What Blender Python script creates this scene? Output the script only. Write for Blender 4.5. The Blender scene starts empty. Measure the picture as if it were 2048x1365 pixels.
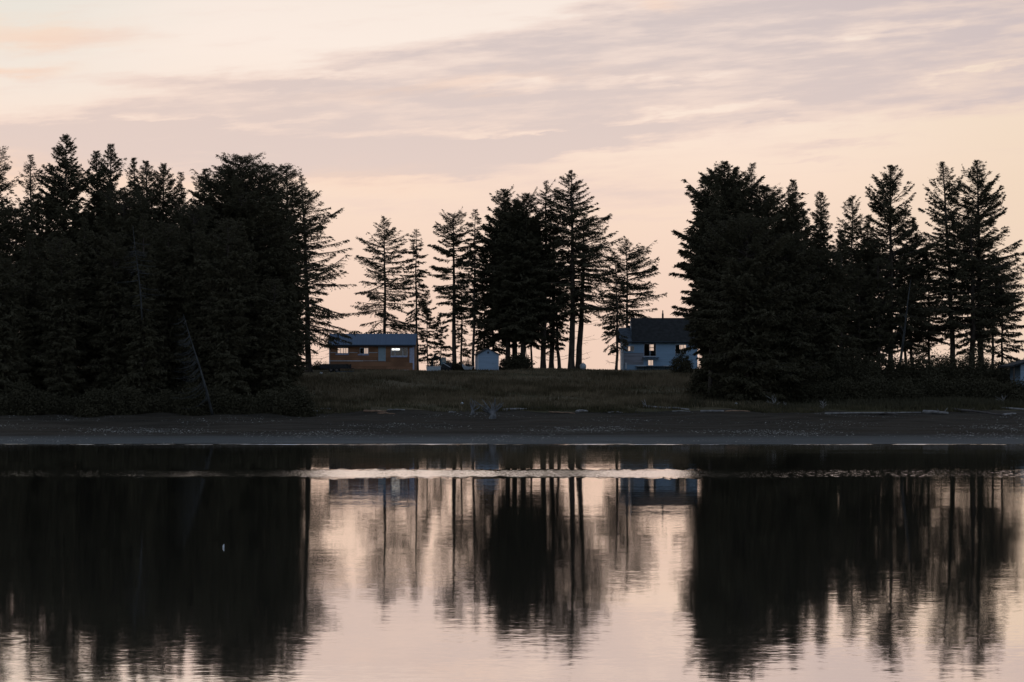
import bpy, math, random
import numpy as np
from math import radians as R_

SC = bpy.context.scene
COL = SC.collection
# ------------------------------------------------------------------ camera
F = 4900.0          # focal length in pixels of a 2048 wide picture
HY = 755.0          # row of the horizon
CZ = 5.6            # eye height above the water
cam_d = bpy.data.cameras.new('camera')
cam = bpy.data.objects.new('camera', cam_d)
COL.objects.link(cam)
cam.location = (0, 0, CZ)
cam.rotation_euler = (R_(90), 0, 0)
cam_d.sensor_width = 36.0
cam_d.lens = 36.0 * F / 2048.0
cam_d.shift_y = (HY - 682.5) / 2048.0
cam_d.clip_start = 0.5
cam_d.clip_end = 60000
SC.camera = cam
SC.view_settings.view_transform = 'Standard'
SC.view_settings.look = 'None'
SC.view_settings.exposure = 0.0
SC.view_settings.gamma = 1.0


def lin(c):
    return tuple(((v / 255.0) / 12.92 if v / 255.0 <= 0.04045 else ((v / 255.0 + 0.055) / 1.055) ** 2.4) for v in c) + (1.0,)


class NT:
    """small helper to write node trees as expressions"""
    def __init__(s, tree):
        s.t = tree; s.n = tree.nodes; s.l = tree.links

    def put(s, sock, v):
        if isinstance(v, (int, float)):
            sock.default_value = v
        elif isinstance(v, tuple):
            sock.default_value = v
        else:
            s.l.new(v, sock)

    def m(s, op, a, b=None, c=None, clamp=False):
        n = s.n.new('ShaderNodeMath'); n.operation = op; n.use_clamp = clamp
        s.put(n.inputs[0], a)
        if b is not None: s.put(n.inputs[1], b)
        if c is not None: s.put(n.inputs[2], c)
        return n.outputs[0]

    def vm(s, op, a, b=None):
        n = s.n.new('ShaderNodeVectorMath'); n.operation = op
        s.put(n.inputs[0], a)
        if b is not None: s.put(n.inputs[1], b)
        return n.outputs[0]

    def mix(s, f, a, b, kind='MIX'):
        n = s.n.new('ShaderNodeMixRGB'); n.blend_type = kind
        s.put(n.inputs[0], f); s.put(n.inputs[1], a); s.put(n.inputs[2], b)
        return n.outputs[0]

    def sm(s, v, lo, hi, a=0.0, b=1.0):
        n = s.n.new('ShaderNodeMapRange'); n.interpolation_type = 'SMOOTHSTEP'
        s.put(n.inputs[0], v); n.inputs[1].default_value = lo; n.inputs[2].default_value = hi
        n.inputs[3].default_value = a; n.inputs[4].default_value = b
        return n.outputs[0]

    def xyz(s, x, y, z):
        n = s.n.new('ShaderNodeCombineXYZ')
        s.put(n.inputs[0], x); s.put(n.inputs[1], y); s.put(n.inputs[2], z)
        return n.outputs[0]

    def sep(s, v):
        n = s.n.new('ShaderNodeSeparateXYZ'); s.l.new(v, n.inputs[0]); return n.outputs

    def noise(s, vec, scale=1.0, detail=3.0, rough=0.5, col=False):
        n = s.n.new('ShaderNodeTexNoise'); s.l.new(vec, n.inputs['Vector'])
        n.inputs['Scale'].default_value = scale; n.inputs['Detail'].default_value = detail
        n.inputs['Roughness'].default_value = rough
        return n.outputs['Color' if col else 'Fac']

    def ramp(s, f, stops):
        n = s.n.new('ShaderNodeValToRGB'); s.l.new(f, n.inputs[0])
        e = n.color_ramp.elements
        while len(e) < len(stops): e.new(0.5)
        for i, (p, c) in enumerate(stops):
            e[i].position = p; e[i].color = c
        return n.outputs[0]


# ------------------------------------------------------------------ sky
SUN_AZ, SUN_EL = -38.0, 1.5       # degrees left of the view, degrees above the horizon
W = bpy.data.worlds.new('World'); SC.world = W; W.use_nodes = True
W.node_tree.nodes.clear()
q = NT(W.node_tree)
tc = q.n.new('ShaderNodeTexCoord')
dx, dy, dz = q.sep(tc.outputs['Generated'])
az = q.m('MULTIPLY', q.m('ARCTAN2', dx, dy), 57.2958)
el = q.m('MULTIPLY', q.m('ARCSINE', dz), 57.2958)
gu = lambda x: (x - 1024) / 85.5
gv = lambda y: (755 - y) / 85.5
# cloud coordinates, gently warped
pv = q.xyz(q.m('MULTIPLY', az, 0.22), q.m('MULTIPLY', q.m('SUBTRACT', el, q.m('MULTIPLY', az, 0.09)), 1.0), 3.7)
wn = q.noise(pv, 0.9, 4, 0.55, col=True)
w0, w1, w2 = q.sep(wn)
uu = q.m('ADD', az, q.m('MULTIPLY', q.m('SUBTRACT', w0, 0.5), 3.5))
wf = q.noise(q.vm('ADD', q.vm('MULTIPLY', pv, (3.2, 3.6, 1.0)), (5.0, 9.0, 1.0)), 1.0, 5, 0.6)
vv = q.m('ADD', q.m('ADD', el, q.m('MULTIPLY', q.m('SUBTRACT', w1, 0.5), 0.9)), q.m('MULTIPLY', q.m('SUBTRACT', wf, 0.5), 0.75))
pf = q.xyz(q.m('MULTIPLY', az, 0.33), q.m('MULTIPLY', q.m('SUBTRACT', el, q.m('MULTIPLY', az, 0.07)), 2.4), 0.0)
fbm = q.noise(pf, 1.0, 6, 0.58)
fbm2 = q.noise(q.vm('ADD', pf, (11.3, 4.1, 2.0)), 2.3, 5, 0.6)


def blob(cx, cy, rx, ry, tilt=0.0, soft=1.0):
    a = q.m('SUBTRACT', uu, gu(cx)); b = q.m('SUBTRACT', vv, gv(cy))
    b = q.m('SUBTRACT', b, q.m('MULTIPLY', a, tilt))
    a = q.m('DIVIDE', a, rx / 85.5); b = q.m('DIVIDE', b, ry / 85.5)
    d = q.m('ADD', q.m('MULTIPLY', a, a), q.m('MULTIPLY', b, b))
    return q.m('EXPONENT', q.m('MULTIPLY', d, -soft))


def total(items):
    o = None
    for it in items:
        k, *r = it
        t = q.m('MULTIPLY', blob(*r), k)
        o = t if o is None else q.m('ADD', o, t)
    return o


nel = q.m('DIVIDE', el, 90.0, clamp=True)
clear = q.ramp(nel, [(0.0, lin((240, 207, 187))), (0.017, lin((243, 211, 191))), (0.05, lin((250, 223, 203))),
                     (0.085, lin((252, 236, 224))), (0.13, lin((240, 228, 220))), (0.3, lin((150, 160, 178))), (1.0, lin((96, 118, 150)))])
# slightly yellower toward the right, cooler at the upper left
clear = q.mix(q.sm(uu, 5, 13, 0, 0.55), clear, lin((236, 213, 186)))
clear = q.mix(q.m('MULTIPLY', q.sm(uu, -6, -12), q.sm(el, 5.5, 8.5, 0, 0.75)), clear, lin((230, 227, 217)))
# big cloud sheet with a rising upper edge and a falling lower edge
upper = q.m('SUBTRACT', q.m('ADD', q.m('MULTIPLY', uu, 0.205), gv(240) + 0.205 * 11.98), vv)   # >0 below the upper edge
sheet_u = q.sm(upper, -0.15, 0.75)
lowl = q.sm(uu, gu(900), gu(1600), gv(345), gv(225))
sheet_l = q.sm(q.m('SUBTRACT', vv, lowl), -0.5, 0.35)
sheet = q.m('MULTIPLY', sheet_u, sheet_l)
extra = total([(0.85, 1150, 288, 430, 24, 0.09), (0.75, 1180, 385, 230, 22, 0.02), (0.5, 1600, 322, 100, 7, 0.03),
               (0.5, 1680, 290, 130, 9, 0.05), (0.35, 760, 405, 160, 14, 0.0), (0.3, 1250, 440, 160, 8, 0.05),
               (0.35, 150, 88, 230, 26, 0.0), (0.45, 330, 178, 260, 18, -0.03), (0.3, 60, 160, 100, 12, 0.1),
               (0.5, 640, 345, 400, 18, 0.0), (0.45, 260, 285, 420, 38, 0.02), (0.35, 900, 350, 300, 16, 0.0), (0.3, 1150, 415, 260, 10, 0.03), (0.35, 1560, 245, 90, 8, 0.0)])
gaps = total([(0.7, 400, 243, 240, 8, 0.03), (0.55, 930, 272, 260, 9, 0.03), (1.0, 1200, 252, 340, 9, 0.11),
              (0.5, 1710, 86, 130, 11, 0.06), (0.7, 1950, 152, 130, 6, 0.13), (0.5, 1320, 155, 140, 6, 0.1),
              (0.45, 1090, 170, 160, 9, 0.05), (0.6, 560, 168, 240, 10, 0.12), (0.5, 1860, 60, 90, 10, 0.0),
              (0.5, 1330, 300, 90, 5, 0.1), (0.4, 1520, 215, 150, 8, 0.05)])
c = q.m('ADD', q.m('MULTIPLY', sheet, 0.80), extra)
c = q.m('ADD', c, q.m('MULTIPLY', q.m('SUBTRACT', fbm, 0.5), q.sm(c, 0.02, 0.6, 0.75, 1.7)))
c = q.m('SUBTRACT', c, q.m('MULTIPLY', gaps, q.sm(fbm, 0.30, 0.68, 0.85, 0.25)))
c = q.m('ADD', c, q.m('MULTIPLY', q.m('SUBTRACT', fbm2, 0.5), 0.55))
cm = q.sm(c, 0.0, 1.0)
cloud_c = q.ramp(nel, [(0.03, lin((234, 208, 195))), (0.055, lin((228, 207, 198))), (0.09, lin((214, 199, 196))),
                       (0.16, lin((200, 187, 188))), (0.4, lin((120, 128, 146))), (1.0, lin((84, 100, 128)))])
cloud_c = q.mix(q.sm(uu, -2, -10, 0, 0.7), cloud_c, lin((230, 208, 198)))
cloud_c = q.mix(q.sm(uu, 4, 13, 0, 0.35), cloud_c, lin((198, 183, 186)))
glow = total([(0.9, 60, 85, 200, 26, 0.0), (0.95, 40, 160, 110, 12, 0.1), (0.8, 40, 355, 200, 34, 0.0),
              (0.6, 1310, 8, 60, 12, 0.0), (0.5, 380, 370, 160, 20, 0.0), (0.45, 900, 180, 260, 12, 0.1), (0.5, 700, 360, 200, 20, 0.0)])
pink = q.m('MULTIPLY', q.m('MULTIPLY', cm, q.m('SUBTRACT', 1.0, cm)), 2.2)      # thin cloud edges take the low sun
front = q.mix(cm, clear, cloud_c)
front = q.mix(q.m('MULTIPLY', pink, 0.45), front, lin((251, 219, 202)))
front = q.mix(q.m('MULTIPLY', glow, 0.6, clamp=True), front, lin((252, 215, 188)))
# the rest of the dome: a physical dusk sky
ns = q.n.new('ShaderNodeTexSky'); ns.sky_type = 'NISHITA'; ns.sun_disc = False
ns.sun_elevation = R_(SUN_EL); ns.sun_rotation = R_(SUN_AZ); ns.air_density = 1.2; ns.ozone_density = 3.0
dusk = q.mix(1.0, ns.outputs[0], (0.20, 0.23, 0.28, 1), 'MULTIPLY')
dusk = q.mix(1.0, dusk, (0.275, 0.305, 0.335, 1), 'ADD')
fm = q.sm(q.m('ABSOLUTE', az), 40, 95, 1, 0)
fm = q.m('MULTIPLY', fm, q.sm(el, 16, 46, 1, 0))
final = q.mix(fm, dusk, front)
bg = q.n.new('ShaderNodeBackground'); q.l.new(final, bg.inputs[0]); bg.inputs[1].default_value = 1.0
wo = q.n.new('ShaderNodeOutputWorld'); q.l.new(bg.outputs[0], wo.inputs[0])

sd = bpy.data.lights.new('sun', 'SUN'); sd.energy = 0.12; sd.angle = R_(12); sd.color = (1.0, 0.62, 0.42)
sun = bpy.data.objects.new('sun', sd); COL.objects.link(sun)
_a, _e = R_(SUN_AZ), R_(SUN_EL + 2)
import mathutils
sun.rotation_euler = mathutils.Vector((math.sin(_a) * math.cos(_e), math.cos(_a) * math.cos(_e), math.sin(_e))).to_track_quat('Z', 'Y').to_euler()
sun.location = (-200, 300, 60)

# ------------------------------------------------------------------ helpers
rng = np.random.default_rng(7)


def tag(o, label=None, cat=None, group=None, kind=None):
    if label: o['label'] = label
    if cat: o['category'] = cat
    if group: o['group'] = group
    if kind: o['kind'] = kind
    return o


def empty(name, loc, rz=0.0):
    o = bpy.data.objects.new(name, None); COL.objects.link(o)
    o.location = loc; o.rotation_euler = (0, 0, rz); o.empty_display_size = 0.3
    return o


def mesh_np(name, V, Fc, mat, parent=None, smooth=False, k=4):
    """V (n,3), Fc (m,k) index array"""
    me = bpy.data.meshes.new(name)
    V = np.asarray(V, dtype=np.float32); Fc = np.asarray(Fc, dtype=np.int32)
    me.vertices.add(len(V)); me.vertices.foreach_set('co', V.ravel())
    me.loops.add(Fc.size); me.loops.foreach_set('vertex_index', Fc.ravel())
    me.polygons.add(len(Fc)); me.polygons.foreach_set('loop_start', np.arange(0, Fc.size, k, dtype=np.int32))
    if smooth: me.polygons.foreach_set('use_smooth', np.ones(len(Fc), dtype=bool))
    me.update(calc_edges=True)
    me.materials.append(mat)
    o = bpy.data.objects.new(name, me); COL.objects.link(o)
    if parent is not None: o.parent = parent
    return o


class MB:
    """collects polygons of one mesh"""
    def __init__(s): s.v = []; s.f = []

    def quad(s, *p):
        n = len(s.v); s.v += [tuple(a) for a in p]; s.f.append(tuple(range(n, n + len(p))))

    def box(s, x0, x1, y0, y1, z0, z1):
        n = len(s.v)
        s.v += [(x0, y0, z0), (x1, y0, z0), (x1, y1, z0), (x0, y1, z0), (x0, y0, z1), (x1, y0, z1), (x1, y1, z1), (x0, y1, z1)]
        s.f += [tuple(n + i for i in f) for f in ((0, 3, 2, 1), (4, 5, 6, 7), (0, 1, 5, 4), (1, 2, 6, 5), (2, 3, 7, 6), (3, 0, 4, 7))]

    def prism(s, pts, y0, y1, axis='y'):
        """pts: outline (a, z); swept along y (or x)"""
        n = len(s.v); k = len(pts)
        for yy in (y0, y1):
            for a, z in pts: s.v.append((a, yy, z) if axis == 'y' else (yy, a, z))
        s.f.append(tuple(range(n, n + k))); s.f.append(tuple(range(n + 2 * k - 1, n + k - 1, -1)))
        for i in range(k):
            j = (i + 1) % k; s.f.append((n + i, n + k + i, n + k + j, n + j))

    def tube(s, pts, rad, sides=6, cap=True):
        pts = [np.array(p, float) for p in pts]; n0 = len(s.v)
        for i, p in enumerate(pts):
            d = pts[min(i + 1, len(pts) - 1)] - pts[max(i - 1, 0)]; d /= (np.linalg.norm(d) + 1e-9)
            a = np.cross(d, (0, 0, 1) if abs(d[2]) < 0.9 else (1, 0, 0)); a /= np.linalg.norm(a); b = np.cross(d, a)
            for q_ in range(sides):
                t = 2 * math.pi * q_ / sides
                s.v.append(tuple(p + rad[i] * (math.cos(t) * a + math.sin(t) * b)))
        for i in range(len(pts) - 1):
            for q_ in range(sides):
                r = (q_ + 1) % sides
                s.f.append((n0 + i * sides + q_, n0 + i * sides + r, n0 + (i + 1) * sides + r, n0 + (i + 1) * sides + q_))
        if cap:
            s.f.append(tuple(n0 + q_ for q_ in range(sides))[::-1])
            e = n0 + (len(pts) - 1) * sides; s.f.append(tuple(e + q_ for q_ in range(sides)))

    def build(s, name, mat, parent=None, smooth=False):
        me = bpy.data.meshes.new(name); me.from_pydata(s.v, [], s.f); me.update()
        me.materials.append(mat)
        if smooth:
            for p in me.polygons: p.use_smooth = True
        o = bpy.data.objects.new(name, me); COL.objects.link(o)
        if parent is not None: o.parent = parent
        return o


def mat(name, col, rough=0.8, var=0.0, vscale=1.0, metal=0.0, spec=0.3, stretch=(1, 1, 1), col2=None):
    m = bpy.data.materials.new(name); m.use_nodes = True
    t = NT(m.node_tree); b = t.n['Principled BSDF']
    b.inputs['Roughness'].default_value = rough; b.inputs['Metallic'].default_value = metal
    b.inputs['Specular IOR Level'].default_value = spec
    c4 = tuple(col) + (1,)
    if var or col2:
        tcn = t.n.new('ShaderNodeTexCoord')
        v = t.vm('MULTIPLY', tcn.outputs['Object'], tuple(stretch))
        nf = t.noise(v, vscale, 5, 0.6)
        c2 = tuple(col2) + (1,) if col2 else tuple(x * (1 - var) for x in col) + (1,)
        c1 = c4 if col2 else tuple(x * (1 + var) for x in col) + (1,)
        o = t.mix(t.sm(nf, 0.35, 0.65), c1, c2)
        t.l.new(o, b.inputs['Base Color'])
    else:
        b.inputs['Base Color'].default_value = c4
    return m


def foliage_mat(name, c1, c2):
    m = bpy.data.materials.new(name); m.use_nodes = True
    t = NT(m.node_tree); t.n.clear()
    g = t.n.new('ShaderNodeNewGeometry'); nf = t.noise(g.outputs['Position'], 0.7, 3, 0.6)
    nf2 = t.noise(g.outputs['Position'], 0.12, 2, 0.5)
    fac = t.m('ADD', t.m('MULTIPLY', nf, 0.6), t.m('MULTIPLY', nf2, 0.6))
    colr = t.mix(t.sm(fac, 0.42, 0.78), tuple(c1) + (1,), tuple(c2) + (1,))
    d = t.n.new('ShaderNodeBsdfDiffuse'); t.l.new(colr, d.inputs[0])
    o = t.n.new('ShaderNodeOutputMaterial'); t.l.new(d.outputs[0], o.inputs[0])
    return m


M_need = foliage_mat('spruce_needles', (0.064, 0.057, 0.036), (0.068, 0.060, 0.038))
M_bush = foliage_mat('shrub_leaves', (0.050, 0.045, 0.029), (0.062, 0.055, 0.035))
M_bark = mat('bark', (0.055, 0.042, 0.033), 0.95, 0.4, 3.0, stretch=(1, 1, 0.25))
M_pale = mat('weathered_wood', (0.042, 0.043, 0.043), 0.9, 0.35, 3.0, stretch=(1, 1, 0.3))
M_drift = mat('driftwood', (0.19, 0.18, 0.175), 0.9, 0.35, 2.0)
M_grey = mat('grey_root_wood', (0.12, 0.12, 0.125), 0.9, 0.4, 2.0)
M_drift_red = mat('reddish_driftwood', (0.24, 0.15, 0.10), 0.9, 0.3, 2.0)
M_drift_dark = mat('dark_driftwood', (0.07, 0.06, 0.055), 0.9, 0.3, 2.0)

# ------------------------------------------------------------------ terrain
PD = np.array([150, 196, 206, 222, 245, 264, 268, 285, 305, 325, 338, 352, 368, 400, 450, 520, 700.])
PZ = np.array([-3.5, -0.5, 0.0, 0.38, 1.05, 1.72, 2.15, 2.9, 4.2, 5.75, 6.5, 6.62, 6.3, 4.2, 0.4, -1.5, -4.])


def g(X, D):
    X = np.asarray(X, float); D = np.asarray(D, float)
    z = np.interp(D, PD, PZ)
    w = np.clip((D - 210) / 50, 0, 1) * np.clip((430 - D) / 60, 0, 1)
    z = z + w * (0.10 * np.sin(X * 0.21 + D * 0.13) + 0.07 * np.sin(X * 0.53 - D * 0.21 + 1.3) + 0.05 * np.sin(X * 1.1 + D * 0.5))
    flat = np.clip(1 - np.abs(D - 345) / 25, 0, 1)
    z = z - flat * w * 0.07 * np.sin(X * 0.53 - D * 0.21 + 1.3)
    sh = np.clip(1 - np.abs(D - 206) / 14, 0, 1)
    return z + sh * (0.03 * np.sin(X * 0.08) + 0.015 * np.sin(X * 0.31 + 2))


def wp(x, y, D):
    return ((x - 1024) / F * D, D, CZ - (y - HY) / F * D)


DS = np.arange(200, 345, 0.25)


def ground_at(x, y):
    """the spot of the bank seen at this place of the photograph"""
    X = (x - 1024) / F * DS; yy = HY + (CZ - g(X, DS)) * F / DS
    i = int(np.argmin(np.abs(yy - y))); return float(X[i]), float(DS[i]), float(g(X[i], DS[i]))


def grid(name, xs, ds, m):
    XX, DD = np.meshgrid(xs, ds); ZZ = g(XX, DD)
    V = np.stack([XX.ravel(), DD.ravel(), ZZ.ravel()], 1)
    nx, nd = len(xs), len(ds)
    i, j = np.meshgrid(np.arange(nx - 1), np.arange(nd - 1)); a = (j * nx + i).ravel()
    Fc = np.stack([a, a + 1, a + nx + 1, a + nx], 1)
    return mesh_np(name, V, Fc, m, None, True)


xs = np.concatenate([np.linspace(-2500, -130, 60)[:-1], np.linspace(-130, 130, 521), np.linspace(130, 2500, 60)[1:]])


def beach_mat():
    m = bpy.data.materials.new('beach_gravel'); m.use_nodes = True
    t = NT(m.node_tree); b = t.n['Principled BSDF']
    geo = t.n.new('ShaderNodeNewGeometry'); P = geo.outputs['Position']
    px, py, pz = t.sep(P)
    st = t.xyz(t.m('MULTIPLY', px, 0.10), t.m('MULTIPLY', py, 0.35), 0.0)
    n1 = t.noise(st, 1.0, 5, 0.6)
    n2 = t.noise(P, 3.0, 4, 0.7)
    n3 = t.noise(t.xyz(t.m('MULTIPLY', px, 0.04), t.m('MULTIPLY', py, 0.5), 5.0), 1.0, 3, 0.5)
    c_ = t.mix(t.sm(n1, 0.35, 0.65), (0.042, 0.036, 0.028, 1), (0.014, 0.012, 0.009, 1))
    c_ = t.mix(t.sm(n3, 0.52, 0.62, 0, 0.7), c_, (0.026, 0.017, 0.010, 1))       # weed bands
    c_ = t.mix(t.sm(n2, 0.35, 0.7, 0, 0.6), c_, (0.050, 0.046, 0.040, 1))
    wet = t.sm(t.m('ADD', pz, t.m('MULTIPLY', t.m('SUBTRACT', n1, 0.5), 0.35)), 0.12, 0.5, 1, 0)
    c_ = t.mix(wet, c_, t.mix(t.sm(n1, 0.3, 0.7), (0.028, 0.034, 0.037, 1), (0.050, 0.060, 0.065, 1)))
    t.l.new(c_, b.inputs['Base Color'])
    t.l.new(t.sm(wet, 0, 1, 0.95, 0.75), b.inputs['Roughness'])
    t.l.new(t.sm(wet, 0, 1, 0.03, 0.12), b.inputs['Specular IOR Level'])
    bp = t.n.new('ShaderNodeBump'); bp.inputs['Strength'].default_value = 0.6; bp.inputs['Distance'].default_value = 0.12
    t.l.new(n2, bp.inputs['Height']); t.l.new(bp.outputs[0], b.inputs['Normal'])
    return m


def grass_ground_mat():
    m = bpy.data.materials.new('bank_turf'); m.use_nodes = True
    t = NT(m.node_tree); b = t.n['Principled BSDF']
    geo = t.n.new('ShaderNodeNewGeometry'); P = geo.outputs['Position']
    px, py, pz = t.sep(P)
    n1 = t.noise(t.xyz(t.m('MULTIPLY', px, 0.09), t.m('MULTIPLY', py, 0.12), 0.0), 1.0, 4, 0.6)
    n2 = t.noise(P, 1.6, 4, 0.7)
    c_ = t.mix(t.sm(n1, 0.35, 0.65), (0.056, 0.050, 0.027, 1), (0.125, 0.098, 0.065, 1))
    c_ = t.mix(t.sm(n2, 0.3, 0.7, 0, 0.6), c_, (0.03, 0.032, 0.018, 1))
    t.l.new(c_, b.inputs['Base Color']); b.inputs['Roughness'].default_value = 1.0
    b.inputs['Specular IOR Level'].default_value = 0.05
    return m


tag(grid('beach', xs, np.concatenate([np.linspace(150, 200, 12)[:-1], np.arange(200, 266.01, 0.75)]), beach_mat()), kind='structure')
tag(grid('ground', xs, np.concatenate([np.array([np.arange(200, 266.01, 0.75)[-1]]), np.arange(267, 372, 1.0), np.linspace(372, 700, 50)]), grass_ground_mat()), kind='structure')

# ------------------------------------------------------------------ water
def water_mat():
    m = bpy.data.materials.new('lake_water'); m.use_nodes = True
    t = NT(m.node_tree); t.n.clear()
    geo = t.n.new('ShaderNodeNewGeometry'); P = geo.outputs['Position']
    px, py, pz = t.sep(P)
    ctr = lambda cc: t.vm('SUBTRACT', cc, (0.5, 0.5, 0.5))
    sc_ = lambda v, a: t.n_scale(v, a)

    def scale(v, a):
        n = t.n.new('ShaderNodeVectorMath'); n.operation = 'SCALE'
        t.l.new(v, n.inputs[0]); t.put(n.inputs['Scale'], a); return n.outputs[0]
    # calm water: long low undulation and small ripples
    lowf = t.noise(t.xyz(t.m('MULTIPLY', px, 0.05), t.m('MULTIPLY', py, 0.09), 1.0), 1.0, 3, 0.55)
    calm = t.sm(lowf, 0.3, 0.7, 0.55, 1.25)
    s1 = ctr(t.noise(t.xyz(t.m('MULTIPLY', px, 0.35), t.m('MULTIPLY', py, 2.6), 0.0), 1.0, 2, 0.5, col=True))
    s2 = ctr(t.noise(t.xyz(t.m('MULTIPLY', px, 3.5), t.m('MULTIPLY', py, 14.0), 7.0), 1.0, 2, 0.5, col=True))
    s3 = ctr(t.noise(t.xyz(t.m('MULTIPLY', px, 0.06), t.m('MULTIPLY', py, 0.55), 3.0), 1.0, 1, 0.5, col=True))
    S = t.vm('ADD', scale(s1, WA[0]), t.vm('ADD', scale(s2, WA[1]), scale(s3, WA[2])))
    S = scale(S, calm)
    # a wind-ruffled lane across the lake
    edge = t.noise(t.xyz(t.m('MULTIPLY', px, 0.12), 0.0, 0.0), 1.0, 3, 0.5)
    efine = t.noise(t.xyz(t.m('MULTIPLY', px, 1.6), t.m('MULTIPLY', py, 0.3), 4.0), 1.0, 3, 0.6)
    ysh = t.m('ADD', py, t.m('ADD', t.m('MULTIPLY', t.m('SUBTRACT', edge, 0.5), 7.0), t.m('MULTIPLY', t.m('SUBTRACT', efine, 0.5), 9.0)))
    lane = t.m('MULTIPLY', t.sm(ysh, 135, 139), t.sm(ysh, 146, 150.5, 1, 0))
    fle = t.noise(t.xyz(t.m('MULTIPLY', px, 3.2), t.m('MULTIPLY', py, 0.9), 0.0), 1.0, 4, 0.75)
    side = t.m('ADD', t.sm(px, -30, -11, 0.38, 0.62), t.sm(px, 5, 19, 0, -0.25))
    thr = t.m('SUBTRACT', t.m('ADD', fle, side), 0.92)
    lane = t.m('MULTIPLY', lane, t.sm(thr, -0.01, 0.025))
    # the ruffled strip at the shore
    fl2 = t.noise(t.xyz(t.m('MULTIPLY', px, 0.25), t.m('MULTIPLY', py, 0.6), 9.0), 1.0, 4, 0.6)
    sl = t.m('MULTIPLY', t.m('MULTIPLY', t.sm(py, 202.6, 203.8), t.sm(py, 205.4, 206.2, 1, 0)), t.sm(fl2, 0.48, 0.66, 0, 0.5))
    s4 = ctr(t.noise(t.xyz(t.m('MULTIPLY', px, 9.0), t.m('MULTIPLY', py, 9.0), 2.0), 1.0, 2, 0.6, col=True))
    S = t.vm('ADD', S, scale(s4, t.m('ADD', t.m('MULTIPLY', lane, WA[3]), t.m('MULTIPLY', sl, WA[4]))))
    sx, sy, sz = t.sep(S)
    # waves lean toward the viewer where they are seen, so the lane mirrors higher sky
    sy = t.m('SUBTRACT', sy, t.m('ADD', t.m('MULTIPLY', lane, 0.052), t.m('MULTIPLY', sl, 0.62)))
    N = t.vm('NORMALIZE', t.xyz(sx, sy, 1.0))
    gl = t.n.new('ShaderNodeBsdfGlossy'); gl.inputs['Roughness'].default_value = 0.03
    gl.inputs[0].default_value = (0.92, 0.865, 0.825, 1)
    t.l.new(N, gl.inputs['Normal'])
    df = t.n.new('ShaderNodeBsdfDiffuse'); df.inputs[0].default_value = (0.100, 0.098, 0.080, 1)
    fr = t.n.new('ShaderNodeFresnel'); fr.inputs['IOR'].default_value = 1.33; t.l.new(N, fr.inputs['Normal'])
    mx = t.n.new('ShaderNodeMixShader'); t.l.new(t.m('ADD', t.m('MULTIPLY', fr.outputs[0], 0.14), 0.86), mx.inputs[0])
    t.l.new(df.outputs[0], mx.inputs[1]); t.l.new(gl.outputs[0], mx.inputs[2])
    o = t.n.new('ShaderNodeOutputMaterial'); t.l.new(mx.outputs[0], o.inputs[0])
    return m


WA = (0.007, 0.022, 0.006, 0.15, 0.7)   # ripple slopes
wb = MB(); wb.quad((-20000, -2000, 0), (20000, -2000, 0), (20000, 30000, 0), (-20000, 30000, 0))
tag(wb.build('water', water_mat()), kind='structure')

# ------------------------------------------------------------------ trees
def leaves_mesh(name, C, T, Ln, Wd, m, parent, r):
    """C centres, T unit directions, Ln lengths, Wd widths -> kite shaped sprays"""
    n = len(C)
    q_ = r.normal(size=(n, 3)); S = np.cross(T, q_); S /= (np.linalg.norm(S, axis=1, keepdims=True) + 1e-9)
    a = C - T * (Ln * 0.5)[:, None]; b = C + T * (Ln * 0.5)[:, None]
    s = S * (Wd * 0.5)[:, None]; mid = C - T * (Ln * 0.1)[:, None]
    V = np.stack([a, mid + s, b, mid - s], 1).reshape(-1, 3)
    return mesh_np(name, V, np.arange(4 * n).reshape(n, 4), m, parent)


def prof_eval(prof, f):
    p = np.array(prof, float); return np.interp(f, p[:, 0], p[:, 1])


PROF = {
    'bell': [(0, .015), (.03, .09), (.07, .28), (.13, .52), (.2, .70), (.3, .86), (.5, 1.0), (.64, 1.0), (.72, .85), (.78, .62), (1, .5)],
    'cone2': [(0, .04), (.05, .3), (.12, .42), (.25, .75), (.4, 1.0), (.8, 1.0), (1, .6)],
    'cone': [(0, .02), (.04, .12), (.2, .40), (.45, .68), (.75, 1.0), (.93, .9), (1, .5)],
    'wide': [(0, .02), (.04, .13), (.1, .32), (.2, .58), (.38, .86), (.6, 1.0), (.9, .95), (1, .5)],
    'column': [(0, .06), (.07, .4), (.25, .7), (.5, 1.0), (.75, .85), (.95, .8), (1, .4)],
    'ragged': [(0, .10), (.04, .45), (.12, .55), (.2, .85), (.4, .8), (.55, 1.0), (.8, .9), (1, .5)],
    'dome': [(0, .2), (.05, .55), (.15, .82), (.35, 1.0), (.7, 1.0), (.95, .9), (1, .6)],
    'spire': [(0, .02), (.03, .13), (.08, .34), (.15, .54), (.28, .78), (.5, 1.0), (.9, .95), (1, .7)],
}


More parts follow.
